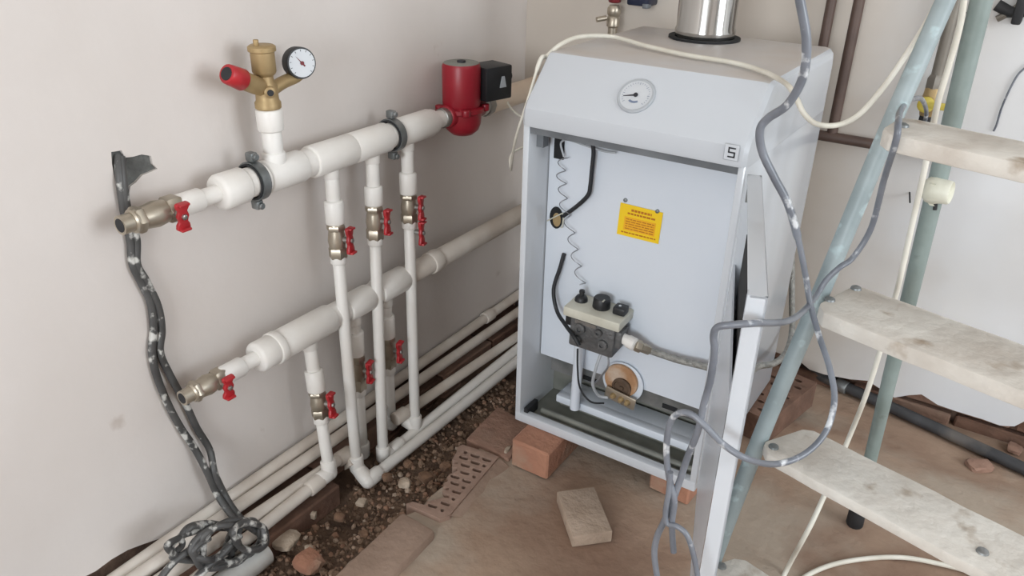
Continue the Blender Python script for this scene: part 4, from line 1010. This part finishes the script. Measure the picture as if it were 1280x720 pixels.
def tread(F_, B_, z, th, seed, bolts=()):
    Fp = hz(F_[0], F_[1], z); Bp = hz(B_[0], B_[1], z)
    dpt = (Bp-Fp).dot(te); s0 = Fp.dot(tw); sB = Bp.dot(tw)
    def pt(s, t): return Fp+tw*s+te*t
    pol = [pt(.022, -.0), pt(.004, .018), pt(0, .03), pt(sB-s0-.004, dpt-.012), pt(sB-s0+.012, dpt)]
    n_ = 14; LT = WL+.06
    back = [pt(sB-s0+.012+(LT-(sB-s0))*i/n_, dpt+.003*noise.noise((i*.9, seed, 0))) for i in range(1, n_+1)]
    frontp = [pt(.022+(LT-.022)*i/n_, .004*noise.noise((i*.8, seed+9, 0))) for i in range(n_, 0, -1)]
    poly = pol+back+frontp
    o = MB().prism([p-Vector((0, 0, th)) for p in poly], (0, 0, th)).build('tread', 'tread_wood', LD_, 0.003)
    for px, py in bolts:
        b = hz(px, py, z); MB().lathe(b, (0, 0, 1), [(0, .009), (.003, .008), (.005, .004)], 12).build('bolt', 'zinc', o)
    # steel tab that carries the tread
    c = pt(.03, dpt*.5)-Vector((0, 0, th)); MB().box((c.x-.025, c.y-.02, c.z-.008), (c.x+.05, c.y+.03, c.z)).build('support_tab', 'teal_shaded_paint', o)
    return o
tread((1093, 163), (1132, 146), .940, .024, 1, ((1128, 158),))
tread((1014, 385), (1072, 356), .645, .026, 2, ((1037, 375), (1070, 361)))
tread((945, 560), (1010, 534), .377, .020, 3, ((967, 559), (1228, 690)))
tread((880, 716), (925, 695), .135, .020, 4, ((902, 708),))

# white lamp holder tied to the rear leg
lc = lad(1184, 231)-te*.046+Vector((0, 0, 0))
t = thing('lamp_holder', lc, 'cream plastic lamp holder hanging on the ladder rear leg', 'lamp holder')
ax = Vector((.93, -.15, .05)).normalized()
MB().lathe(lc-ax*.022, ax, [(0, .008), (.003, .016), (.010, .0225), (.020, .0245), (.030, .0215), (.036, .0205), (.044, .0200), (.046, .0185), (.040, .015)], 20).build('shell', 'holder_white', t)
MB().lathe(lc+ax*.010, ax, [(0, .0145), (.006, .0145)], 16).build('socket', 'scorched_dark', t)
fn_ = MB()
for a in (20, 140, 260):
    u_, v_, n_ = frame(ax); r_ = u_*math.cos(math.radians(a))+v_*math.sin(math.radians(a))
    fn_.prism([lc-ax*.016+r_*.015+n_.cross(r_)*.006, lc-ax*.016+r_*.015-n_.cross(r_)*.006, lc-ax*.004+r_*.027], ax*.008)
fn_.build('lug', 'holder_white', t)
MB().cyl(lc+Vector((.004, 0, -.018)), lc+Vector((.006, 0, -.034)), .0035, n=8).build('wire_stub', 'rubber', t)
MB().tube(spline([lc+Vector((0, 0, .018)), lc+Vector((.004, .012, .034)), lc+Vector((.004, .03, .045))], 5), .0016, 6).build('tie_wire', 'wire_thin', t)

# ================================================================== cables in front and on the ladder
# grey cable hanging from above, sweeping down to the tread and back to the door
def P(px, py, y): return hy(px, py, y)
g1 = [P(994, -40, 1.02), P(1000, 0, 1.03), P(1008, 50, 1.04), P(1004, 95, 1.05), P(985, 130, 1.06), P(960, 148, 1.07), P(950, 163, 1.07), P(953, 190, 1.08), P(968, 222, 1.09), P(985, 255, 1.10), P(998, 300, 1.11), P(1007, 345, 1.12), P(1013, 380, 1.12), P(1024, 420, 1.10), P(1037, 460, 1.07), P(1043, 500, 1.04), P(1032, 540, 1.00), P(1005, 568, .96), P(970, 580, .92), P(935, 574, .855), P(905, 556, .845), P(882, 533, .84), P(866, 519, .84), P(850, 516, .84), P(838, 528, .84), P(833, 560, .84), P(836, 595, .84), P(843, 625, .84), P(840, 655, .84), P(842, 690, .84)]
cable('hanging_cable', g1, [.0058]*80+[.0044]*400, 'cable_grey', 'long grey cable hanging from above, looping over the third tread', group='grey paint splashed cables')
g2 = [Vector((gx, 2.06, gz-.103)), P(1158, 140, 2.0), P(1152, 124, 1.75), P(1138, 125, 1.50), P(1126, 138, 1.28), P(1123, 152, 1.17), P(1120, 176, 1.15), P(1105, 225, 1.20), P(1089, 285, 1.23), P(1066, 322, 1.22), P(1050, 334, 1.20), P(1033, 350, 1.19), P(1020, 370, 1.17), P(1003, 390, 1.08), P(982, 402, .98), P(945, 404, .87), P(915, 406, .85), P(897, 409, .845), P(892, 420, .845), P(893, 440, .845), P(888, 475, .845), P(880, 505, .845), P(872, 540, .845), P(860, 570, .845), P(850, 600, .845), P(840, 628, .845), P(830, 652, .845), P(821, 672, .845), P(818, 695, .845), P(823, 730, .845)]
cable('draped_cable', g2, .0046, 'cable_grey', 'grey cable draped from the gas cock over the ladder and door edge', group='grey paint splashed cables')
g3 = [P(838, 590, .835), P(836, 615, .835), P(832, 640, .835), P(834, 654, .835), P(846, 658, .835), P(858, 668, .835), P(866, 690, .835), P(872, 720, .835), P(876, 750, .835)]
cable('cable_end', g3, .0040, 'cable_grey', 'short grey cable end twisting down in front of the door bottom', group='grey paint splashed cables')
# white cord: pump -> over the boiler -> ladder
w1 = [mt @ Vector((.020, .052, .012)), P(630, 112, 1.86), P(643, 140, 1.80), Vector((.30, 1.74, .66)), P(642, 190, 1.60), P(639, 212, 1.56), P(640, 200, 1.46), P(645, 172, 1.40), Vector((X0-.010, Y0+.03, .84)), Vector((X0-.010, Y0+.072, .912)), P(684, 70, 1.44), hz(700, 56, Z1+.010), hz(725, 46, Z1+.020), hz(765, 46, Z1+.012), hz(810, 58, Z1+.008), hz(860, 69, Z1+.007), hz(915, 78, Z1+.007), hz(950, 88, Z1+.007), hz(972, 98, Z1+.006), hz(986, 108, Z1+.006), P(996, 124, 1.37), P(1005, 142, 1.37), P(1021, 155, 1.39), P(1048, 156, 1.42), P(1075, 142, 1.42), P(1105, 108, 1.42), P(1135, 65, 1.42), P(1158, 28, 1.41), P(1178, -12, 1.40), P(1190, -40, 1.40)]
cable('white_cord', w1, [.0030]*70+[.0046]*400, 'cable_white', 'white cord from the pump across the boiler top up to the ladder', group='white cords')
w2 = [lad(1218, -30)-te*.03, lad(1213, 10)-te*.03, lad(1207, 40)-te*.03, lad(1192, 90)-te*.028, lad(1180, 130)-te*.027, lad(1166, 200)-te*.027, lad(1150, 270)-te*.027, lad(1135, 335)-te*.026, lad(1126, 370)-te*.026, lad(1106, 435)-te*.02, lad(1086, 490)-te*.01, P(1063, 543, 1.46), P(1040, 597, 1.40), P(1014, 655, 1.30), hz(982, 715, .006), hz(965, 760, .006), hz(975, 800, .006)]
cable('white_cord', w2, .0050, 'cable_white', 'white cord running down the ladder rear leg to the floor', group='white cords')
w3 = [hz(985, 745, .006), hz(1005, 722, .006), hz(1040, 706, .006), hz(1085, 698, .006), hz(1130, 697, .006), hz(1175, 705, .006), hz(1215, 716, .006), hz(1260, 735, .006)]
cable('white_cord', w3, .0050, 'cable_white', 'white cord curved on the floor below the ladder', group='white cords')

nl = hy(1136, 238, YP)
tag(MB().tube([nl+Vector((0, .01, 0)), nl+Vector((.012, -.03, -.02))], .002, 6).build('nail', 'rubber'), 'bent nail sticking out of the back wall between the ladder legs', 'nail')
